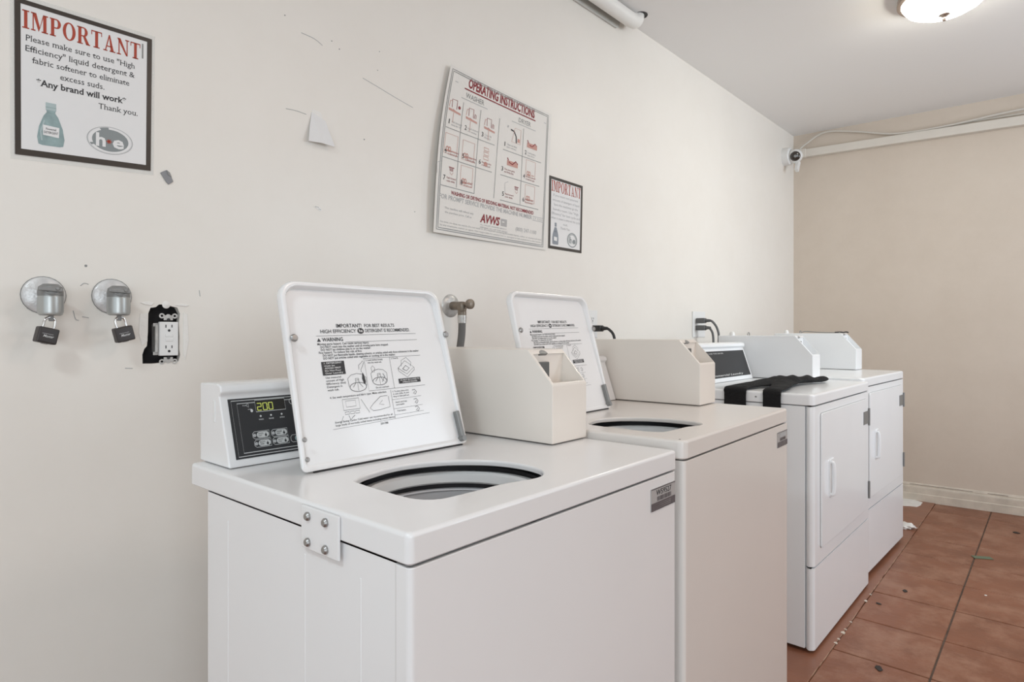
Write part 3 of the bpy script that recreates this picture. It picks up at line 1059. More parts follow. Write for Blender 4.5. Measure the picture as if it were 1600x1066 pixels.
    pb2 = prism(rounded_rect(u + .0075, u + .0280, v + .0012, v + .0108, .0046), 'z', 0, 1)
    for q in pb2.verts: q.co = F(q.co.x, q.co.y, .0013 + .0012 * q.co.z)
    build(pb2, 'button', 'bottle', pan, smooth=False)
    pr.done(pan, {'lightink': 'panel_print', 'greyink': 'indicator_print', 'led': 'display_digits', 'ink': 'button_print'})
    # small catch on the console end
    b = box(p['cx0'] - .0012, p['cx0'] + .001, .505, .512, zt + .070, zt + .105, .0004, 1)
    build(b, 'end_clip', 'plastic', con)
    coin_box(root, p['bx'], w - .001 - p['bx'], .197, .365, zt, .115, .061, .182)
    washer_lid(root, p['lx'], p['ly'], zt + .003, p['lw'], .303, 15.5)
    # shadow of the hinge gap, built as a dark strip under the lid
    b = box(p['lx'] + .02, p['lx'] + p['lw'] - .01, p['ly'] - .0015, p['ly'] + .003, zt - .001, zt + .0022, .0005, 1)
    build(b, 'hinge_gasket', 'dark', root)  # stands in for the hinge gap shadow, not a real gasket
    # asset sticker on the front
    sx0, sx1, sz0, sz1 = p['st']
    b = box(sx0, sx1, -.0006, .002, sz0, sz1)
    st = build(b, 'asset_sticker', 'sticker', root, smooth=False)
    W_, H_ = sx1 - sx0, sz1 - sz0
    pr = Print(lambda u, v, off: Vector((sx0 + u * W_, -.0006 - off, sz0 + v * H_)), off=.0004)
    pr.rect('stickerdark', 0, 0, 1, .36)
    pr.rect('stickerdark', 0, .955, 1, 1)
    if p['num']:
        pr.text('ink', p['num'], .20, .66, .83, .24, .01)
    else:
        pr.rect('greyink', .20, .64, .84, .92)
    x = .24
    while x < .80:
        wd = random.choice((.012, .02, .03))
        pr.rect('stickerdark', x, .40, x + wd, .60)
        x += wd + random.choice((.012, .02))
    for v in (.26, .18, .10):
        pr.line('sticker', [(.2, v), (.8, v)], .03)
    pr.done(st, {'stickerdark': 'sticker_band', 'ink': 'sticker_number', 'greyink': 'sticker_patch', 'sticker': 'sticker_lines'})
    return root


w1 = washer((.419, .515, 0), .6, .630, .915,
            'nearest white top-loading washer with open lid, lit green display and bolted bracket on its side',
            dict(hsx=1.0, hox=0.0, tsc=1.0, cx0=.018, bx=.513, lx=.072, ly=.335, lw=.348, st=(.531, .6205, .822, .8605), num='W59527', pw=0, en='enamel', rc=.009))
w2 = washer((1.063, .513, 0), 2.0, .658, .930,
            'second white top-loading washer, further back, open lid partly hidden by the nearest washer coin box',
            dict(hsx=.80, hox=-.034, tsc=.92, cx0=.018, bx=.547, lx=.012, ly=.362, lw=.338, st=(.562, .647, .837, .8755), num='', pw=.27, en='enamel_cream', rc=.017))
# security bracket riveted to the side of the near washer
b = box(-.004, .0, .1248, .2090, .856, .9105, .0025, 2)
br = build(b, 'side_bracket', 'enamel', w1)
for y, z in ((.1908, .8985), (.1511, .8985), (.1906, .8660), (.1509, .8655)):
    b = bmesh.new()
    screw_bm(b, Matrix.Translation((-.004, y, z)) @ Matrix.Rotation(R(-90), 4, 'Y'), .0055, .0045)
    build(b, 'bolt', 'screw', br)
# small screw on the second washer's corner and slot at its right edge
b = bmesh.new()
screw_bm(b, Matrix.Translation((.0135, .016, .9295)), .0022, .001)
build(b, 'screw', 'ink', w2)


# ------------------------------------------------------------------ dryers
def dryer(loc, rz, w, label, zoff=0.0, box_y=.204):
    dep, thk, zt = .66, .041, .915
    root = empty('tumble_dryer', loc, rz, label, 'tumble dryer', 'front loading dryers at the end of the row')
    zc = zt - thk
    b = box(.003, w - .003, .030, .64, .016, zc - .002, .002, 1)
    build(b, 'cabinet', 'enamel2', root)
    fp = [(x, y) for x, y in rounded_rect(0.001, w - .001, 0.0, .030, .018)]
    build(prism(fp, 'z', .3085, zc - .003, .003, 2), 'front_panel', 'enamel2', root, angle=50)
    toe = build(prism(fp, 'z', .015, .3030, .003, 2), 'toe_panel', 'enamel2', root, angle=50)
    b = box(.03, w - .03, .06, .62, 0, .017)
    build(b, 'base', 'dark', root, smooth=False)
    b = deck(w, dep, zt, thk, with_hole=False, rc=.020, er=.009)
    build(b, 'top_panel', 'enamel2', root, angle=40)
    b = bmesh.new()
    screw_bm(b, Matrix.Translation((0, .2003, .895)) @ Matrix.Rotation(R(-90), 4, 'Y'), .0032, .0015)
    build(b, 'side_screw', 'castgrey', root)
    # door: raised plate with rounded corners and a clipped lower corner
    x0, x1, z0, z1 = .078, w - .056, .360, .8425
    prof = []
    for cx, cz, r, s in ((x0 + .008, z0 + .008, .008, 180), (x1 - .03, z0 + .03, .03, 270), (x1 - .028, z1 - .028, .028, 0), (x0 + .012, z1 - .012, .012, 90)):
        for i in range(6):
            t = R(s + 90 * i / 5)
            prof.append((cx + r * math.cos(t), cz + r * math.sin(t)))
    g = bmesh.new()
    prism([((p[0] - (x0 + x1) / 2) * 1.003 + (x0 + x1) / 2, (p[1] - (z0 + z1) / 2) * 1.005 + (z0 + z1) / 2) for p in prof], 'y', -.0012, .006, 0, 1, g)
    build(g, 'door_gap', 'hinge', root)
    d = build(prism(prof, 'y', -.0065, .004, .003, 2), 'door', 'enamel2', root, angle=50)
    # handle: recessed pull with a raised rim
    hx, hz0, hz1 = .165, .522, .665
    hb = bmesh.new()
    prism(rounded_rect(hx, hx + .062, hz0, hz1, .012), 'y', -.0105, -.006, .002, 1, hb)
    tube([(hx + .012, -.010, hz0 + .012), (hx + .013, -.019, hz0 + .018), (hx + .014, -.021, (hz0 + hz1) / 2), (hx + .013, -.019, hz1 - .018), (hx + .012, -.010, hz1 - .012)], .0065, 10, 6, hb)
    build(hb, 'handle', 'enamel2', d)
    for hz, plate in ((.762, True), (.440, False)):
        h = bmesh.new()
        lathe([(0, -.038), (.0045, -.038), (.0045, .038), (0, .038)], 12, Matrix.Translation((w - .048, -.0095, hz)), h)
        if plate:
            box(w - .135, w - .052, -.0090, -.0062, hz - .028, hz + .028, .001, 1, bm=h)
        box(w - .046, w - .034, -.003, .001, hz - .032, hz + .032, .0006, 1, bm=h)
        build(h, 'hinge', 'hinge', root)
    # console
    con, F, ln = console(root, .016, w - .150, .462, zt, .170, .150, .055, 'enamel2')
    cw = w - .150 - .016
    pb = prism([(.018, .020), (cw - .016, .020), (cw - .016, ln - .012), (.018, ln - .012)], 'z', 0, 1)
    for v in pb.verts: v.co = F(v.co.x, v.co.y, .0004 + .0010 * v.co.z)
    pan = build(pb, 'control_panel', 'panel', con, smooth=False)
    pr = Print(F, off=.0018)
    pr.text('lightink', 'HOW TO USE THIS DRYER', .16, ln - .026, .40, .0055, .008)
    pr.text('lightink', 'Commercial Laundry', .18, .027, cw - .10, .0085, .012, .2)
    pr.done(pan, {'lightink': 'panel_print'})
    cb = coin_box(root, w - .116, .115, box_y, dep - box_y - .01, zt, .115, .078, .205, 'enamel2')
    b = lathe([(0, .022), (.008, .020), (.013, .012), (.014, 0)], 16, Matrix.Translation((w - .10, .585, zt + .204)))
    build(b, 'white_cap', 'plastic', cb)
    b = tube([(w - .055 + .012 * math.cos(R(a)), .52, zt + .209 + .011 * math.sin(R(a))) for a in range(-30, 220, 25)], .0022, 6, 2)
    build(b, 'wire_loop', 'castgrey', cb)
    root.scale = (1, 1, 1)
    return root


d1 = dryer((2.317, .637, 0), -.5, .820, 'white front-loading dryer with black leggings lying across its top')
d2 = dryer((3.147, .653, 0), -2.0, .795, 'white front-loading dryer at the end of the row, nearest the far wall')
d2.location.z = .012
# wires lying on the last coin box
wb_ = empty('wire_scrap', Vector((3.147, .653, .012 + .915 + .205)), -2.0, 'thin dark wire lying along the top of the last dryer coin box', 'wire')
b = tube([(.70, .50, .004), (.705, .48, .010), (.715, .42, .006), (.725, .36, .0035), (.730, .30, .0035)], .0025, 6, 4)
build(b, 'strand', 'castgrey', wb_)
b = tube([(.72, .325, .0045), (.735, .30, .006), (.74, .285, .0045), (.75, .275, .007), (.745, .262, .0045)], .0038, 6, 4)
build(b, 'twist', 'dark', wb_)


# ------------------------------------------------------------------ leggings on the first dryer
def flat_tube(b, pts, hw, ht, wdir, n=14, k=6):
    """flattened tube along pts; hw / ht half width and half thickness per point"""
    P = smooth_path(pts, k)
    m = len(pts) - 1
    rings = []
    for i, p in enumerate(P):
        f = i / k
        a = min(int(f), m - 1)
        t_ = f - a
        w_ = hw[a] + (hw[a + 1] - hw[a]) * t_
        h_ = ht[a] + (ht[a + 1] - ht[a]) * t_
        wd = (Vector(wdir[a]).lerp(Vector(wdir[a + 1]), t_)).normalized()
        t = (P[min(i + 1, len(P) - 1)] - P[max(i - 1, 0)]).normalized()
        wd = (wd - t * wd.dot(t)).normalized()
        nn = t.cross(wd)
        rings.append([b.verts.new(p + wd * w_ * math.cos(2 * math.pi * j / n) + nn * h_ * math.sin(2 * math.pi * j / n)) for j in range(n)])
    for r0, r1 in zip(rings, rings[1:]):
        for j in range(n):
            b.faces.new((r0[j], r0[(j + 1) % n], r1[(j + 1) % n], r1[j]))
    b.faces.new(rings[0][::-1])
    b.faces.new(rings[-1])


def leggings():
    b = bmesh.new()
    Y = (0, 1, 0)
    zt = .9165
    # leg A (further back) and leg B (nearer the front), hanging over the left edge
    flat_tube(b, [(-.0095, .278, .60), (-.0095, .277, .75), (-.0095, .275, .885), (-.004, .276, .9195), (.05, .280, zt + .008), (.15, .268, zt + .010), (.26, .235, zt + .014), (.36, .215, zt + .018)],
              [.047, .047, .046, .046, .047, .046, .052, .06], [.0062, .006, .006, .0065, .007, .009, .013, .017], [Y] * 8)
    flat_tube(b, [(-.0095, .138, .62), (-.0095, .139, .75), (-.0095, .139, .885), (-.004, .140, .9195), (.05, .142, zt + .008), (.14, .158, zt + .010), (.24, .182, zt + .013), (.34, .20, zt + .018)],
              [.035, .035, .035, .035, .036, .037, .04, .05], [.0062, .006, .006, .0065, .007, .009, .013, .016], [Y] * 8)
    flat_tube(b, [(.26, .212, zt + .014), (.36, .212, zt + .020), (.45, .196, zt + .018), (.53, .170, zt + .013), (.60, .150, zt + .011), (.655, .143, zt + .012)],
              [.03, .062, .055, .042, .032, .022], [.012, .019, .017, .012, .010, .010], [Y, Y, (.2, 1, 0), (.3, 1, 0), (.3, 1, 0), (.3, 1, 0)])
    me = bpy.data.meshes.new('tmp')
    bmesh.ops.recalc_face_normals(b, faces=b.faces[:])
    b.to_mesh(me)
    b.free()
    o = bpy.data.objects.new('tmp', me)
    COL.objects.link(o)
    md = o.modifiers.new('r', 'REMESH')
    md.mode = 'VOXEL'
    md.voxel_size = .0038
    sm = o.modifiers.new('s', 'SMOOTH')
    sm.iterations = 4
    bpy.context.view_layer.update()
    me2 = bpy.data.meshes.new_from_object(o.evaluated_get(bpy.context.evaluated_depsgraph_get()))
    bpy.data.objects.remove(o)
    for v in me2.vertices:
        c = v.co
        if c.z > .915 and c.x > .01:
            n1 = noise.noise(Vector((c.x * 9, c.y * 30, 0))) + .3 * noise.noise(Vector((c.x * 24, c.y * 44, 3)))
            c.z += max(0, c.z - .921) * .5 * n1
            c.z = max(c.z, .9157)
        elif c.z < .90:
            c.x -= .0010 * noise.noise(Vector((c.y * 50, c.z * 14, 5))) + .0006
    me2.materials.append(M['cloth'])
    me2.polygons.foreach_set('use_smooth', [True] * len(me2.polygons))
    me2.name = 'leggings'
    g = bpy.data.objects.new('leggings', me2)
    COL.objects.link(g)
    g.location = d1.location
    g.rotation_euler = d1.rotation_euler
    tag(g, 'black leggings lying on the dryer top, both legs hanging over its left edge', 'clothing')


leggings()


# ------------------------------------------------------------------ signs on the back wall
def important_sign(name, corners, label, small=False):
    (bl, br_, tr, tl) = corners
    cu = (bl[0] + br_[0]) / 2
    cz = min(bl[1], br_[1])
    root = on_wall(name, cu, cz, label, 'sign', out=.0)
    def F(u, v, off):
        a = Vector((bl[0], 0, bl[1])).lerp(Vector((br_[0], 0, br_[1])), u)
        c = Vector((tl[0], 0, tl[1])).lerp(Vector((tr[0], 0, tr[1])), u)
        p = a.lerp(c, v)
        return Vector((p.x - cu, -off, p.z - cz))
    def sheet(u0, v0, u1, v1, o0, o1, nm, mt, par):
        s = prism([(u0, v0), (u1, v0), (u1, v1), (u0, v1)], 'z', 0, 1)
        for q in s.verts: q.co = F(q.co.x, q.co.y, o0 + (o1 - o0) * q.co.z)
        return build(s, nm, mt, par, smooth=False)
    if not small:
        sheet(-.028, -.03, 1.026, 1.03, .0004, .0010, 'laminate', 'laminate', root)
    pap = sheet(0, 0, 1, 1, .0011, .0016, 'paper', 'paper', root)
    pr = Print(F, off=.0020)
    t, tb = (.040, .030) if not small else (.055, .04)
    pr.rect('frame', 0, 0, t, 1)
    pr.rect('frame', 1 - t, 0, 1, 1)
    pr.rect('frame', t, 0, 1 - t, .040)
    pr.rect('frame', t, 1 - tb, 1 - t, 1)
    if not small:
        serif_word(pr, 'redink', 'IMPORTANT', .050, .818, .905, .118)
        pr.rect('castgrey', .918, .835, .930, .945)
        k = 'ink'
        pr.text(k, 'Please make sure to use "High', .071, .742, .862, .038, serif=True)
        pr.text(k, 'Efficiency" liquid detergent &', .071, .674, .862, .038, serif=True)
        pr.text(k, 'fabric softener to eliminate', .113, .606, .818, .038, serif=True)
        pr.text(k, 'excess suds.', .304, .537, .625, .038, serif=True)
        pr.text(k, '*Any brand will work*', .142, .468, .794, .040, .022, serif=True)
        pr.text(k, 'Thank you.', .581, .396, .888, .038, serif=True)
        bx, by, s = .240, .082, 1.0
        hx, hy, hs = .672, .180, 1.0
    else:
        serif_word(pr, 'redink', 'IMPORTANT', .065, .800, .940, .150)
        k = 'greyink'
        rows = (('If you must not pourant', .12, .86, .735), ('amounts of detergent of liquid', .10, .90, .668), ('have the machines go the', .14, .86, .605), ('laundry room. Use "High', .12, .88, .54),
                ('Efficiency" for best cycle and', .08, .92, .478), ('when a cause is entered the cycle', .07, .93, .418), ('cut.', .42, .56, .352), ('Thank You', .34, .62, .292))
        for tx, u0, u1, v in rows:
            pr.text(k, tx, u0, v, u1, .034)
        bx, by, s = .20, .065, .80
        hx, hy, hs = .70, .165, .80
    BT = 'bottlegrey' if small else 'bottle'
    # bottle
    A = lambda x, y: (bx + x * s, by + y * s)
    body = [(-.085, .006), (-.06, 0), (.06, 0), (.085, .006), (.094, .05), (.082, .12), (.05, .195), (.030, .22), (-.030, .22), (-.05, .195), (-.082, .12), (-.094, .05)]
    cap = [(-.036, .235), (.036, .235), (.036, .285), (-.036, .285)]
    if small:
        body = [(-.105, .006), (-.07, 0), (.07, 0), (.105, .006), (.112, .10), (.10, .18), (.05, .27), (.035, .30), (-.035, .30), (-.05, .27), (-.10, .18), (-.112, .10)]
        cap = [(-.034, .31), (.034, .31), (.034, .38), (-.034, .38)]
    pr.poly(BT, [A(*q) for q in body])
    pr.poly(BT, [A(-.028, .218), A(.028, .218), A(.032, .236), A(-.032, .236)])
    pr.poly('bottlehi' if not small else BT, [A(*q) for q in cap])
    if not small:
        pr.line('bottle', [A(-.036, .255), A(.036, .255)], .004, lift=.0003)
        pr.line('bottlehi', [A(-.062, .03), A(-.070, .09), A(-.045, .165)], .010, lift=.0003)
    lab = [(-.055, .068), (.055, .060), (.058, .128), (-.055, .135)]
    pr.poly('paper', [A(*q) for q in lab], lift=.0004)
    if not small:
        a0, a1 = A(-.035, .104), A(.035, .104)
        pr.text('ink', 'Powered', a0[0], a0[1], a1[0], .014, lift=.0008)
        a0, a1 = A(-.048, .080), A(.050, .080)
        pr.text('ink', 'DETERGENT', a0[0], a0[1], a1[0], .015, lift=.0008)
    # he mark
    if small:
        pr.ellipse('emblem', hx, hy, .155, .105, n=36, r_in=.86)
        pr.ellipse('emblem', hx, hy, .155 * .80, .105 * .80, n=30, r_in=.90, a0=-40, a1=200)
        pr.text('emblem', 'h', hx - .100, hy - .046, hx - .020, .090, .03, .2, lift=.0003)
        pr.text('emblem', 'e', hx + .005, hy - .046, hx + .095, .086, .03, .2, lift=.0003)
    else:
        ru, rv = (.178, .098) if not small else (.225, .108)
        pr.ellipse('greyink', hx, hy, ru, rv, n=36, r_in=.965)
        pr.ellipse('emblem', hx, hy, ru * .93, rv * .93, n=36)
        pr.ellipse('paper', hx, hy, ru * .93, rv * .93, n=30, r_in=.86, lift=.0003, a0=-150, a1=95)
        pr.ellipse('paper', hx, hy, ru * .93, rv * .93, n=20, r_in=.84, lift=.0003, a0=120, a1=200)
        w_ = ru * .62
        pr.text('paper', 'h', hx - w_, hy - .046, hx - w_ * .32, .088, .03, lift=.0006)
        pr.text('paper', 'e', hx + w_ * .16, hy - .048, hx + w_ * .98, .086, .03, lift=.0006)
    if not small:
        for a in (0, 60, 120):
            dx, dy = .020 * math.cos(R(a)), .016 * math.sin(R(a))
            pr.line('redink', [(hx - .010 - dx, hy - .008 - dy), (hx - .010 + dx, hy - .008 + dy)], .008, lift=.0008)
    pr.done(pap, {'frame': 'border', 'redink': 'heading', 'ink': 'lettering', 'bottle': 'bottle_picture', 'bottlehi': 'bottle_highlight', 'paper': 'white_print', 'emblem': 'emblem', 'bottlegrey': 'bottle_picture', 'greyink': 'grey_print', 'castgrey': 'heading_rule'})
    return root


important_sign('notice_sign', ((.2731, 1.493), (.5218, 1.5070), (.5245, 1.8139), (.272, 1.8123)), 'laminated IMPORTANT notice with dark border above the two locked faucets')
important_sign('notice_sign', ((1.9801, 1.4770), (2.2075, 1.4774), (2.2169, 1.7704), (1.9883, 1.7745)), 'smaller bordered IMPORTANT notice right beside the operating instructions poster', True)


def poster():
    TL, TR, BR, BL = (1.4405, 2.0460), (1.9985, 2.0240), (1.9630, 1.4660), (1.3590, 1.4650)
    cu, cz = 1.68, 1.465
    root = on_wall('instruction_poster', cu, cz, 'large white operating instructions poster with red heading and washer and dryer pictures', 'poster')
    def F(u, v, off):
        a = Vector((BL[0], 0, BL[1])).lerp(Vector((BR[0], 0, BR[1])), u)
        c = Vector((TL[0], 0, TL[1])).lerp(Vector((TR[0], 0, TR[1])), u)
        p = a.lerp(c, v)
        du = -.020 * math.sin(math.pi * min(max(v, 0), 1)) ** 1.0 * (1 - u) ** 2
        n = .004 + .016 * (1 - u) ** 2.2 + .004 * math.sin(v * 5) * (1 - u)
        return Vector((p.x + du - cu, -off - n, p.z - cz))
    s = bmesh.new()
    N = 20
    g = [[[s.verts.new(F(i / N, j / N, o)) for j in range(N + 1)] for i in range(N + 1)] for o in (0, .0006)]
    for i in range(N):
        for j in range(N):
            for L in (0, 1):
                q = (g[L][i][j], g[L][i + 1][j], g[L][i + 1][j + 1], g[L][i][j + 1])
                s.faces.new(q if L else q[::-1])
    for i in range(N):
        for a, b_ in (((i, 0), (i + 1, 0)), ((i + 1, N), (i, N)), ((0, i + 1), (0, i)), ((N, i), (N, i + 1))):
            s.faces.new((g[0][a[0]][a[1]], g[0][b_[0]][b_[1]], g[1][b_[0]][b_[1]], g[1][a[0]][a[1]]))
    pap = build(s, 'sheet', 'poster', root)
    pr = Print(F, seg=14, off=.0012)
    G, Rd = 'greyink', 'darkred'
    for i0 in (.020, .031):
        pr.line('castgrey', [(i0, i0), (1 - i0 - .015, i0), (1 - i0 - .015, 1 - i0), (i0, 1 - i0)], .0055, closed=True)
    for u in (.07, .93):
        pr.line(G, [(u - .012, .915), (u + .012, .915)], .004)
    pr.text(Rd, 'OPERATING INSTRUCTIONS', .168, .916, .815, .056, .038)
    pr.line(Rd, [(.142, .900), (.826, .900)], .008)
    pr.text('castgrey', 'WASHER', .160, .849, .322, .030, .012)
    pr.line(G, [(.125, .836), (.356, .836)], .004)
    pr.text('castgrey', 'DRYER', .655, .843, .780, .030, .012)
    pr.line(G, [(.588, .829), (.834, .829)], .004)
    lw = .0045
    for l in (((.150, .812), (.154, .285)), ((.300, .812), (.298, .276)), ((.007 + .03, .623), (.444, .623)), ((.035, .443), (.436, .443)), ((.035, .277), (.298, .277)),
              ((.473, .812), (.468, .280)), ((.710, .812), (.712, .278)), ((.523, .618), (.906, .618)), ((.513, .446), (.898, .446)), ((.524, .280), (.899, .280))):
        pr.line('castgrey', l, lw)
    pk = 'pinkink'
    def num(n_, u, v, t1, t2, w_=.085):
        pr.text('ink', n_, u + (.004 if n_ == '1' else 0), v, u + (.011 if n_ == '1' else .016), .028, .01)
        pr.text(Rd if v < .6 else G, t1, u + .026, v + .012, u + .026 + w_, .012)
        pr.text(Rd if v < .6 else G, t2, u + .026, v - .006, u + .026 + w_ * .9, .012)
    def washpic(u, v, dot=False):
        pr.poly(pk, [(u - .045, v), (u + .052, v - .010), (u + .054, v - .022), (u - .042, v - .014)])
        pr.line(Rd, [(u - .020, v + .008), (u - .024, v + .058), (u + .016, v + .060), (u + .018, v + .006)], .004)
        pr.line(pk, [(u - .042, v + .008), (u - .038, v + .046), (u - .022, v + .046)], .004)
        pr.line(pk, [(u - .002, v - .020), (u - .002, v - .082)], .0035)
        pr.poly(Rd, [(u - .012, v), (u + .020, v - .008), (u + .028, v - .018), (u - .006, v - .010)])
        if dot: pr.ellipse(Rd, u + .038, v + .022, .010, .010)
        else: pr.line(Rd, [(u + .026, v + .004), (u + .030, v + .034), (u + .040, v + .030), (u + .040, v + .006)], .004)
    washpic(.085, .745, True); washpic(.225, .735); washpic(.385, .720)
    def boxpic(u, v, s_=1.0):
        pr.line(pk, [(u - .048, v - .06 * s_), (u + .048, v - .06 * s_), (u + .048, v + .06 * s_), (u - .048, v + .06 * s_)], .0035, closed=True)
        for d_ in (-.026, -.008):
            pr.ellipse(pk, u + d_, v - .030, .011, .015, r_in=.5)
        pr.line(pk, [(u + .010, v - .040), (u + .038, v - .040)], .006)
        pr.rect(pk, u - .036, v - .048, u + .004, v - .042)
    boxpic(.090, .530); boxpic(.228, .525); boxpic(.228, .368)
    for i in range(3):
        pr.line(pk, [(.355, .585 - i * .028), (.395, .585 - i * .028), (.400, .566 - i * .028), (.360, .566 - i * .028)], .004, closed=True)
    pr.ellipse(pk, .378, .482, .016, .014)
    def handpic(u, v):
        pr.line(G, [(u - .075, v - .03), (u - .08, v + .03), (u - .05, v + .045)], .0028)
        for k_ in range(4):
            pr.line(Rd, [(u + .016 + k_ * .008, v + .020), (u + .020 + k_ * .007, v + .002)], .0035)
        pr.line(Rd, [(u + .010, v + .024), (u + .050, v + .024)], .005)
        pr.line(pk, [(u + .018, v - .006), (u + .034, v - .020), (u + .044, v - .004)], .003)
    handpic(.078, .370); handpic(.640, .370)
    pr.line('ink', [(.585, .770), (.618, .765), (.640, .735), (.645, .690)], .010)
    pr.line(pk, [(.600, .690), (.685, .690), (.685, .790), (.625, .790)], .003, closed=True)
    pr.rect(pk, .655, .700, .678, .725)
    pr.line(G, [(.555, .775), (.560, .790)], .010)
    def doorpic(u, v):
        pr.rect(pk, u - .052, v - .022, u + .052, v + .012)
        pr.line(Rd, [(u - .050, v + .028), (u - .030, v), (u + .0, v - .008), (u + .030, v + .02), (u + .050, v + .004)], .008)
    doorpic(.805, .715); doorpic(.620, .545)
    boxpic(.800, .545); boxpic(.805, .372)
    num('1', .050, .650, 'Add detergent', 'dump into tub'); num('2', .182, .650, 'Load clothes', 'into washer'); num('3', .325, .650, 'Close lid', 'firmly', .06)
    num('4', .045, .472, 'Set fabric selector', 'to desired cycle'); num('5', .182, .472, 'Set temperature', 'to desired setting', .09); num('6', .320, .472, 'Insert coins', 'or use laundry card', .08)
    num('7', .050, .312, 'Push forward', 'coin slide', .07); num('8', .185, .312, 'Press START', 'button', .07)
    num('1', .530, .645, 'Clean lint filter', 'before each load', .10); num('2', .735, .640, 'Load laundry', 'into dryer', .085)
    num('3', .520, .476, 'Close door gently', 'and firmly shut', .10); num('4', .730, .472, 'Set fabric selector', 'to desired cycle', .10)
    num('5', .540, .312, 'Push forward', 'coin slide', .08); num('6', .735, .310, 'Press START', 'button', .085)
    pr.text(Rd, 'WASHING OR DRYING OF BEDDING MATERIAL NOT RECOMMENDED', .116, .236, .852, .022, .025)
    pr.text(G, 'FOR PROMPT SERVICE PROVIDE THE MACHINE NUMBER', .030, .201, .838, .027, .012)
    pr.line(G, [(.846, .196), (.955, .196), (.955, .224), (.846, .224)], .003, closed=True)
    pr.text(G, 'LT 5252', .855, .203, .945, .014)
    pr.text(Rd, 'AVWS', .362, .112, .535, .050, .035, .18)
    pr.rect('sticker', .545, .112, .600, .160)
    pr.rect('poster', .552, .136, .575, .144, lift=.0006)
    for t, u0, u1, v, h in (('This machine will refund only', .075, .305, .146, .012), ('the purchase price. Call us', .078, .290, .122, .012),
                            ('ALL VALLEY WASHER SERVICE', .365, .600, .092, .008), ('SERVING ALL OF THE AREAS', .365, .610, .074, .010)):
        pr.text(G, t, u0, v, u1, h)
    pr.text(G, '(800) 247-1100', .685, .100, .890, .026)
    pr.text(G, 'No tints, no dyes, no starch. Do not wash or dry materials containing flammable liquids, rubber or waterproof items', .045, .064, .945, .010)
    pr.text(G, 'by any employee, owner or agent. Not responsible for articles lost or damaged or left unattended in this laundry', .045, .045, .945, .010)
    pr.done(pap, {G: 'grey_print', Rd: 'red_print', pk: 'pale_pictures', 'ink': 'numerals', 'castgrey': 'grid_lines', 'sticker': 'grey_block', 'poster': 'block_cutout'})


poster()

# torn flap of wall paint, bit of grey tape and a label remnant
fl = on_wall('paint_flap', .9528, 1.6643, 'torn pale flap of paint curling off the wall left of the poster', 'paint flap')
b = bmesh.new()
front = [(-.021, .0888, .0010), (.010, .078, .0014), (.021, .0724, .002), (.0395, -.0006, .022), (.001, .0025, .018), (-.0387, .000, .016), (-.030, .045, .006)]
vf = [b.verts.new((x, -o_, z)) for x, z, o_ in front]
vk = [b.verts.new((x, -o_ + .0012, z)) for x, z, o_ in front]
b.faces.new(vf)
b.faces.new(vk[::-1])
for i in range(len(vf)):
    j = (i + 1) % len(vf)
    b.faces.new((vf[i], vk[i], vk[j], vf[j]))
bmesh.ops.triangulate(b, faces=b.faces[:])
build(b, 'flap', 'paper', fl, smooth=False)
b = prism([(-.021, .0888), (-.018, .098), (.008, .094), (.012, .076)], 'y', -.0008, 0)
build(b, 'root', 'patch', fl, smooth=False)
tp = on_wall('tape_scrap', .556, 1.499, 'small scrap of dark grey tape stuck below the laminated notice', 'tape')
b = prism([(-.0138, .0080), (-.001, .0165), (.006, .012), (.0145, -.008), (.004, -.0170), (-.0020, -.0110)], 'y', -.003, 0, .0008, 1)
build(b, 'strip', 'tape', tp)
b = prism([(-.001, .0165), (.006, .012), (.010, .002), (.002, .006)], 'y', -.0042, -.003)
build(b, 'folded_corner', 'castgrey', tp, smooth=False)
lr = on_wall('label_remnant', .950, 1.484, 'tiny torn white label remnant with dark specks on the wall above the open lid', 'label')
b = prism([(-.0125, .0055), (.008, .004), (.013, -.004), (.010, -.008), (.002, -.004), (-.010, .0015)], 'y', -.0007, 0)
lo = build(b, 'backing', 'scrap', lr, smooth=False)
pr = Print(lambda u, v, off: Vector((u, -.0007 - off, v)), off=.0004)
for u, v in ((-.008, .003), (-.004, .0033), (0, .0025), (.003, -.002), (.007, -.003)):
    pr.rect('castgrey', u, v, u + .0028, v + .0016)
pr.done(lo, {'castgrey': 'specks'})


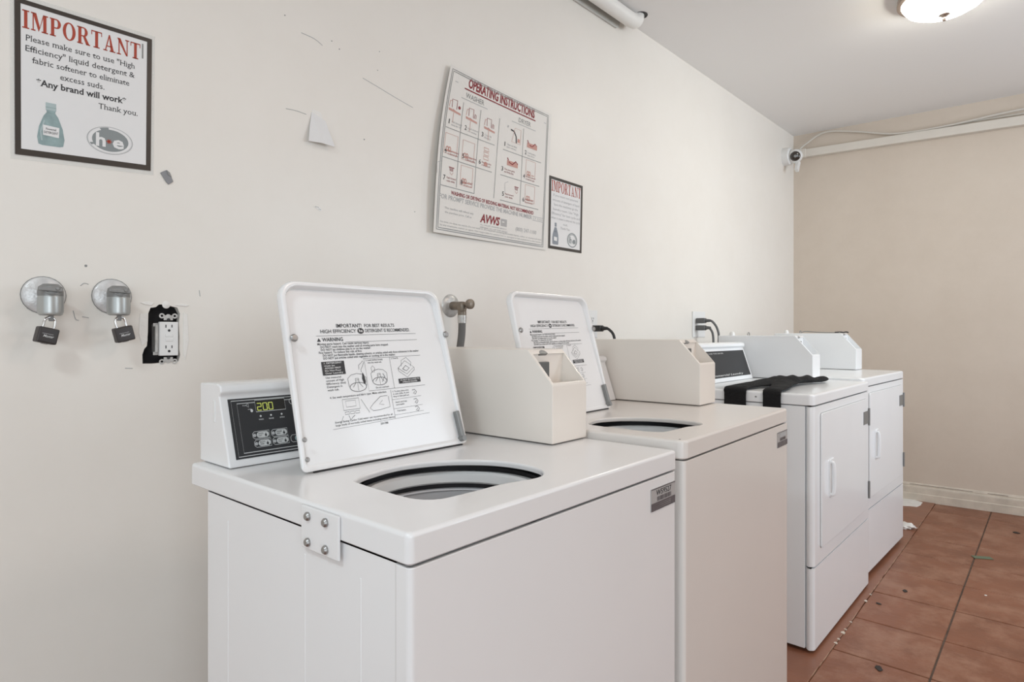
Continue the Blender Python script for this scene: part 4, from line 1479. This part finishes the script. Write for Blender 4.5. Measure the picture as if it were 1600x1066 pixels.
# ------------------------------------------------------------------ locked faucets and padlocks
def locked_faucet(u, z, du, label):
    """escutcheon centre at (u, z); lock cup stands du to the right, .05 off the wall"""
    root = on_wall('locked_faucet', u, z, label, 'faucet', 'faucets under locked covers')
    b = lathe([(0, .010), (.012, .0095), (.024, .008), (.034, .005), (.0375, .0025), (.0385, 0)], 40, FACE_FRONT)
    es = build(b, 'escutcheon', 'escutcheon', root)
    b = tube([(.0385 * math.cos(R(a_)), -.0012, .0385 * math.sin(R(a_))) for a_ in range(0, 361, 15)], .0009, 6, 1, cap=False)
    build(b, 'rim_gap', 'castgrey', es)
    b = tube([(0, -.006, 0), (du * .5, -.030, .001), (du, -.048, .003)], .0125, 14, 4)
    build(b, 'stub_pipe', 'castgrey', root)
    b = lathe([(0, .0125), (.013, .012), (.0205, .006), (.022, -.004), (.022, -.0125), (0, -.0125)], 28, Matrix.Translation((du, -.05, .0085)))
    vb = build(b, 'valve_body', 'castgrey', root)
    b = box(-.021, .019, -.0035, .0035, -.004, .004, .002, 2, mtx=Matrix.Translation((du - .003, -.0725, .0085)) @ Matrix.Rotation(R(3), 4, 'Y'))
    screw_bm(b, Matrix.Translation((du + .007, -.0755, .0105)) @ FACE_FRONT, .004, .003)
    tube([(du - .013, -.073, .0035), (du - .003, -.0745, -.001), (du + .009, -.073, .0025)], .0016, 6, 4, b)
    build(b, 'handle', 'castgrey', vb)
    b = lathe([(.0215, -.004), (.0222, -.007), (.0222, -.036), (.0205, -.0415), (.017, -.0435), (0, -.044)], 36, Matrix.Translation((du, -.05, 0)))
    build(b, 'lock_cup', 'steel', root)
    b = box(-.004, .004, -.003, .003, -.012, .002, .001, 1, mtx=Matrix.Translation((du + .001, -.05, -.043)))
    build(b, 'hasp', 'castgrey', root)
    return root


def padlock(u, z, tilt, yaw, label):
    """shackle top at (u, z)"""
    root = on_wall('padlock', u, z, label, 'padlock', 'padlocks on the faucet covers', out=.05)
    root.rotation_euler = (0, R(tilt), R(WALL_RZ + yaw))
    b = box(-.0185, .0185, -.0095, .0095, -.0525, -.0205, .003, 3)
    bd = build(b, 'body', 'lockbody', root)
    pr = Print(lambda a, c, off: Vector((a, -.0095 - off, c)), off=.0004)
    pr.text('lightink', 'Master', -.0095, -.0405, .0100, .0050, .015, .25)
    pr.line('greyink', [(-.012, -.0335), (.008, -.0335)], .0008)
    pr.done(bd, {'lightink': 'lettering', 'greyink': 'rule'})
    b = lathe([(0, -.0012), (.006, -.0012), (.007, 0), (.007, .0005), (0, .0005)], 16, Matrix.Translation((0, 0, -.0526)))
    build(b, 'keyway', 'castgrey', bd)
    b = tube([(-.0100, 0, -.022), (-.0100, 0, -.010), (-.0085, 0, -.0035), (-.004, 0, .0005), (0, 0, .0015), (.004, 0, .0005), (.0085, 0, -.0035), (.0100, 0, -.010), (.0100, 0, -.022)], .0026, 12, 4)
    build(b, 'shackle', 'chrome', root)
    return root


locked_faucet(.3204, 1.2087, .0026, 'left of two chrome wall faucets under a locked grey cover')
locked_faucet(.4440, 1.2115, .0000, 'right of two locked wall faucets, beside the bare outlet')
padlock(.3235, 1.1600, 13, 14, 'black padlock hanging from the left faucet cover')
padlock(.4450, 1.1630, -14, 8, 'black padlock swung aside under the right faucet cover, near the bare outlet')

# ------------------------------------------------------------------ bare outlet in the broken wall
gf = on_wall('electrical_outlet', .5588, 1.0560, 'bare white GFCI outlet without cover plate in a ragged dark hole', 'outlet')
b = bmesh.new()
for (x0, x1, y0, y1, z0, z1) in ((-.058, .040, .060, .062, -.006, .146), (-.058, -.0565, .0165, .060, -.006, .146), (.0385, .040, .0165, .060, -.006, .146), (-.058, .040, .0165, .060, -.006, -.0045), (-.058, .040, .0165, .060, .1445, .146)):
    box(x0, x1, y0, y1, z0, z1, bm=b)
build(b, 'wall_box', 'cavity', gf, smooth=False)
b = box(-.019, .0215, -.006, .006, .0205, .1005, .0015, 2)
face = build(b, 'receptacle_face', 'plastic', gf)
b = box(-.0185, .021, .006, .032, .024, .098, .002, 1)
build(b, 'receptacle_body', 'castgrey', gf)
b = bmesh.new()
box(-.0265, -.0195, .000, .026, .028, .094, .001, 1, bm=b)
box(-.030, -.0195, .004, .006, .089, .097, .0005, 1, bm=b)
box(-.030, -.0195, .004, .006, .022, .030, .0005, 1, bm=b)
build(b, 'side_terminal', 'chromeworn', gf)
b = bmesh.new()
for z, s in ((.104, 1), (.017, -1)):
    box(-.009, .011, -.002, .0, min(z, z + s * .012), max(z, z + s * .012), .0006, 1, bm=b)
    for x in (-.013, .001, .015):
        lathe([(.0062, 0), (.0062, .0018), (.0028, .0018), (.0028, 0)], 14, Matrix.Translation((x, .0, z + s * (.0085 if x == .001 else .0105))) @ FACE_FRONT, b, close=True)
build(b, 'mounting_straps', 'chromeworn', gf, kind='stuff')
b = bmesh.new()
for x, z in ((.001, .1055), (.001, .0155)):
    lathe([(.0035, 0), (.0035, .0026), (0, .003)], 12, Matrix.Translation((x, -.0015, z)) @ FACE_FRONT, b)
build(b, 'mounting_screws', 'dark', gf, kind='stuff')
pr = Print(lambda a, c, off: Vector((a, -.006 - off, c)), off=.0004)
for zc in (.0870, .0380):
    pr.rect('dark', -.0070, zc - .0005, -.0048, zc + .0065)
    pr.rect('dark', .0062, zc, .0084, zc + .0065)
    pr.ellipse('dark', .0012, zc - .0070, .0030, .0030, n=14)
pr.done(face, {'dark': 'slots'})
b = bmesh.new()
box(-.0072, .0095, -.0072, -.005, .0645, .0715, .0006, 1, bm=b)
box(-.0072, .0095, -.0072, -.005, .0545, .0615, .0006, 1, bm=b)
build(b, 'test_button', 'plastic', face)


# ------------------------------------------------------------------ hose faucet behind the near washer
hf = on_wall('hose_faucet', 1.453, 1.2245, 'tarnished faucet with chrome flange and grey hose behind the nearest washer', 'faucet')
b = lathe([(0, .012), (.014, .011), (.028, .008), (.037, .0035), (.040, 0)], 36, FACE_FRONT)
build(b, 'escutcheon', 'chromeworn', hf)
b = tube([(0, -.006, 0), (-.004, -.030, -.001), (-.010, -.075, -.003)], .0145, 14, 4)
lathe([(0, .018), (.010, .017), (.0145, .010), (.0165, -.004), (.0135, -.016), (.0145, -.017), (.0145, -.028), (0, -.028)], 20, Matrix.Translation((-.011, -.070, -.006)), b)
build(b, 'valve', 'brass', hf)
b = lathe([(.005, 0), (.005, .018), (.013, .019), (.0165, .023), (.0165, .034), (.012, .037), (0, .038)], 12, Matrix.Translation((-.011, -.080, .002)) @ FACE_FRONT)
build(b, 'valve_handle', 'brass', hf)
b = lathe([(.0145, 0), (.0155, -.003), (.0145, -.026), (.012, -.028)], 18, Matrix.Translation((-.011, -.070, -.034)))
build(b, 'hose_collar', 'chromeworn', hf)
b = tube([(-.011, -.070, -.058), (-.013, -.070, -.10), (-.024, -.072, -.16), (-.034, -.080, -.24), (-.034, -.12, -.33), (-.08, -.22, -.50), (-.24, -.34, -.58), (-.46, -.45, -.50)], .0125, 14, 6)
build(b, 'hose', 'hose', hf)


# ------------------------------------------------------------------ outlets with plugs
def outlet_plate(u, z, w, h, label, duplex_u):
    root = on_wall('electrical_outlet', u, z, label, 'outlet')
    build(box(-w / 2, w / 2, -.005, 0, -h / 2, h / 2, .003, 2), 'cover_plate', 'plastic', root)
    b = bmesh.new()
    pr = Print(lambda a, c, off: Vector((a, -.0075 - off, c)), off=.0004)
    for du in duplex_u:
        for dz in (.020, -.020):
            prism(rounded_rect(du - .017, du + .017, dz - .0145, dz + .0145, .010), 'y', -.0075, -.004, .001, 1, b)
            pr.rect('dark', du - .0075, dz - .001, du - .0050, dz + .008)
            pr.rect('dark', du + .0050, dz, du + .0075, dz + .008)
            pr.ellipse('dark', du, dz - .0065, .003, .003, n=12)
    fc = build(b, 'receptacles', 'plastic', root, kind='stuff')
    pr.done(fc, {'dark': 'slots'})
    return root


outlet_plate(2.283, 1.172, .082, .122, 'white wall outlet behind the second washer lid with one black plug', (0,))
outlet_plate(3.325, 1.182, .155, .145, 'double white wall outlet behind the first dryer with two grey plugs', (-.035, .035))


def power_cord(u, z, pts, mtl, label, size=1.0):
    root = on_wall('power_cord', u, z, label, 'power cord', 'appliance power cords')
    s = size
    b = box(-.013 * s, .013 * s, -.040 * s - .0078, -.0078, -.011 * s, .011 * s, .004 * s, 2)
    lathe([(.008 * s, 0), (.0055 * s, .022 * s), (.0050 * s, .024 * s)], 12, Matrix.Translation((0, -.0078 - .038 * s, 0)) @ FACE_FRONT, b)
    build(b, 'plug', mtl, root)
    b = tube([(0, -.0078 - .050 * s, 0)] + pts, .0048 * s, 10, 6)
    build(b, 'cord', mtl, root)


power_cord(2.283, 1.152, [(.01, -.085, -.004), (.018, -.105, -.03), (.02, -.108, -.08), (.015, -.095, -.2), (.0, -.10, -.45), (-.18, -.22, -.85), (-.45, -.38, -.98), (-.62, -.42, -.80)], 'cord', 'black power cord plugged into the outlet behind the second washer lid', 1.25)
power_cord(3.290, 1.202, [(.01, -.095, -.006), (.02, -.120, -.05), (.022, -.125, -.12), (.02, -.10, -.3)], 'plug', 'upper of two grey power cords in the double wall outlet', 1.3)
power_cord(3.290, 1.162, [(.006, -.084, -.006), (.010, -.098, -.04), (.010, -.100, -.12), (.010, -.09, -.3)], 'plug', 'lower of two grey power cords in the double wall outlet', 1.3)

# ------------------------------------------------------------------ ceiling lamp, pipe, far wall fittings
lamp = empty('ceiling_lamp', (3.250, .365, CEIL), 0, 'lit flush dome ceiling lamp with nickel ring and finial', 'lamp')
b = lathe([(0, 0), (.165, 0), (.168, -.006), (.174, -.012), (.174, -.018), (.168, -.024), (.176, -.030), (.176, -.036), (.160, -.040), (.158, -.028), (0, -.028)], 56)
build(b, 'ring', 'nickel', lamp)
b = lathe([(.159, -.032), (.154, -.050), (.138, -.070), (.108, -.087), (.070, -.098), (.030, -.103), (0, -.104)], 56)
build(b, 'glass_dome', 'lampglass', lamp)
b = lathe([(0, -.100), (.020, -.103), (.021, -.108), (.012, -.113), (.007, -.120), (.009, -.126), (.006, -.133), (0, -.135)], 24)
build(b, 'finial', 'nickel', lamp)

pp = empty('ceiling_pipe', (2.545, 1.475, 2.580), WALL_RZ, 'thick white painted pipe running under the ceiling along the wall', 'pipe')
b = tube([(-2.2, -.01, 0), (-1.2, -.006, 0), (-.3, -.002, 0), (-.06, 0, .001), (-.005, 0, .008), (.012, 0, .026), (.014, 0, .040)], .033, 20, 6)
build(b, 'pipe_run', 'pipewrap', pp)
b = lathe([(.034, .0375), (.034, .0395), (0, .0395), (0, .0375)], 20, Matrix.Translation((.020, -.014, 0)))
build(b, 'ceiling_hole', 'dark', pp)

b = prism([(-2.25, -.030), (-.075, -.030), (-.060, -.024), (-.050, -.010), (-.045, .039), (-2.25, .039)], 'y', .054, .0625, .001, 1)  # flat grey strip on the wall, stands in for the pipe's shadow
build(b, 'backing_strip', 'castpaint', pp)  # stands in for the pipe's shadow, not a real backing board
cd = on_far('cable_conduit', .045, 2.44, 'white painted square conduit along the far wall below the ceiling', 'conduit')
b = bmesh.new()
L = 3.2
box(0, L, -.045, 0, 0, .058, .004, 2, bm=b, mtx=Matrix.Rotation(R(1.05), 4, 'Y'))
build(b, 'channel', 'conduit', cd)
b = bmesh.new()
box(-.004, .05, -.048, 0, -.003, .061, .002, 1, bm=b)
build(b, 'end_coupling', 'conduit', cd)
cb_ = on_far('camera_cable', .045, 2.53, 'white cable looping from the security camera along the top of the conduit', 'cable')
b = tube([(.0, -.035, -.03), (.05, -.03, .01), (.175, -.025, .070), (.382, -.022, .033), (.616, -.030, -.030), (.905, -.030, -.036), (1.295, -.025, -.012), (1.8, -.025, -.02), (2.5, -.03, -.06)], .0062, 8, 8)
build(b, 'cable_run', 'cablewhite', cb_)
b = tube([(.70, -.012, -.034), (1.0, -.012, -.030), (1.295, -.012, -.036), (1.8, -.012, -.05), (2.5, -.014, -.07)], .005, 8, 6)
build(b, 'second_strand', 'cablewhite', cb_)

sc_ = on_wall('security_camera', 4.70, 2.418, 'small white security camera with dark round lens in the far ceiling corner', 'security camera')
b = lathe([(0, .045), (.046, .045), (.054, .038), (.056, 0), (0, 0)], 32, FACE_FRONT)
build(b, 'base', 'plastic', sc_)
b = bmesh.new()
bmesh.ops.create_uvsphere(b, u_segments=24, v_segments=16, radius=.044)
bmesh.ops.translate(b, verts=b.verts[:], vec=(.0, -.068, -.006))
build(b, 'ball', 'plastic', sc_)
dirv = (Vector((0.9, .2, 1.5)) - (WM @ Vector((4.70, -.087, 2.43)))).normalized()
q = (Matrix.Rotation(R(-WALL_RZ), 3, 'Z') @ dirv).to_track_quat('Z', 'Y').to_matrix().to_4x4()
b = lathe([(0, .046), (.020, .046), (.026, .043), (.030, .036), (.030, .030)], 28, Matrix.Translation((0, -.068, -.006)) @ q)
build(b, 'lens', 'glassdark', sc_)
b = lathe([(0, .0475), (.008, .0475), (.009, .046)], 20, Matrix.Translation((0, -.068, -.006)) @ q)
build(b, 'lens_ring', 'castgrey', sc_)
b = box(-.016, .016, -.010, .010, -.065, .010, .003, 2, mtx=Matrix.Translation((.012, -.082, -.045)) @ Matrix.Rotation(R(28), 4, 'Y'))
build(b, 'bracket', 'plastic', sc_)
sc_.scale = (1.15, 1.15, 1.15)


# ------------------------------------------------------------------ litter on the floor
def litter(name, x, y, rz, label, cat, bm, m, group=None):
    o = build(bm, name, m)
    o.location = (x, y, .0004)
    o.rotation_euler = (0, 0, R(rz))
    tag(o, label, cat, group)


def spot(rx, ry, seed):
    rnd = random.Random(seed)
    return prism([(rx * math.cos(R(a)) * rnd.uniform(.8, 1.15), ry * math.sin(R(a)) * rnd.uniform(.8, 1.15)) for a in range(0, 360, 30)], 'z', 0, .0022, .0006, 1)


litter('dirt_spot', 2.378, .449, 20, 'largest dark oval dirt spot on the floor, nearest the camera', 'dirt', spot(.019, .011, 1), 'dirt', 'dark dirt spots on the floor')
litter('dirt_spot', 2.947, .557, 60, 'dark dirt spot on the tile close beside the first dryer', 'dirt', spot(.011, .008, 2), 'dirt', 'dark dirt spots on the floor')
litter('dirt_spot', 3.170, .498, 10, 'dark dirt spot on the tile left of the long grout line, further back', 'dirt', spot(.016, .009, 3), 'dirt', 'dark dirt spots on the floor')
litter('dirt_spot', 4.514, .171, 40, 'small dark dirt spot on the tiles near the far baseboard', 'dirt', spot(.020, .016, 4), 'dirt', 'dark dirt spots on the floor')
litter('paper_strip', 3.898, .280, -62, 'dull green paper strip lying on the long grout line', 'paper', box(-.042, .042, -.019, .019, 0, .0025, .0008, 1), 'green')
b = bmesh.new()
bmesh.ops.create_icosphere(b, subdivisions=3, radius=.035)
for v in b.verts:
    n1 = noise.noise(v.co * 45) + .6 * noise.noise(v.co * 90)
    v.co *= 1 + .45 * n1
    v.co.z = max(v.co.z * .55 + .014, 0)
    v.co.y *= 1.5
litter('crumpled_tissue', 4.19, .660, 15, 'crumpled white tissue on the floor beside the last dryer', 'tissue', b, 'scrap')
b = bmesh.new()
rnd = random.Random(5)
prism([(.12 * math.cos(R(a)) * rnd.uniform(.75, 1.1), .085 * math.sin(R(a)) * rnd.uniform(.75, 1.1)) for a in range(0, 360, 24)], 'z', 0, .006, .002, 1, b)
o = build(b, 'plaster_dust', 'scrap', floor, kind='stuff')
o.location = (4.83, .735, .001)
litter('white_crumb', 3.345, .229, 0, 'tiny white crumb on the tile right of the long grout line', 'crumb', spot(.006, .005, 9), 'scrap')

# paving outside the openings
o = build(box(-12, 12, -12, 6, -.3, -.2), 'ground', 'outside', kind='structure', smooth=False)
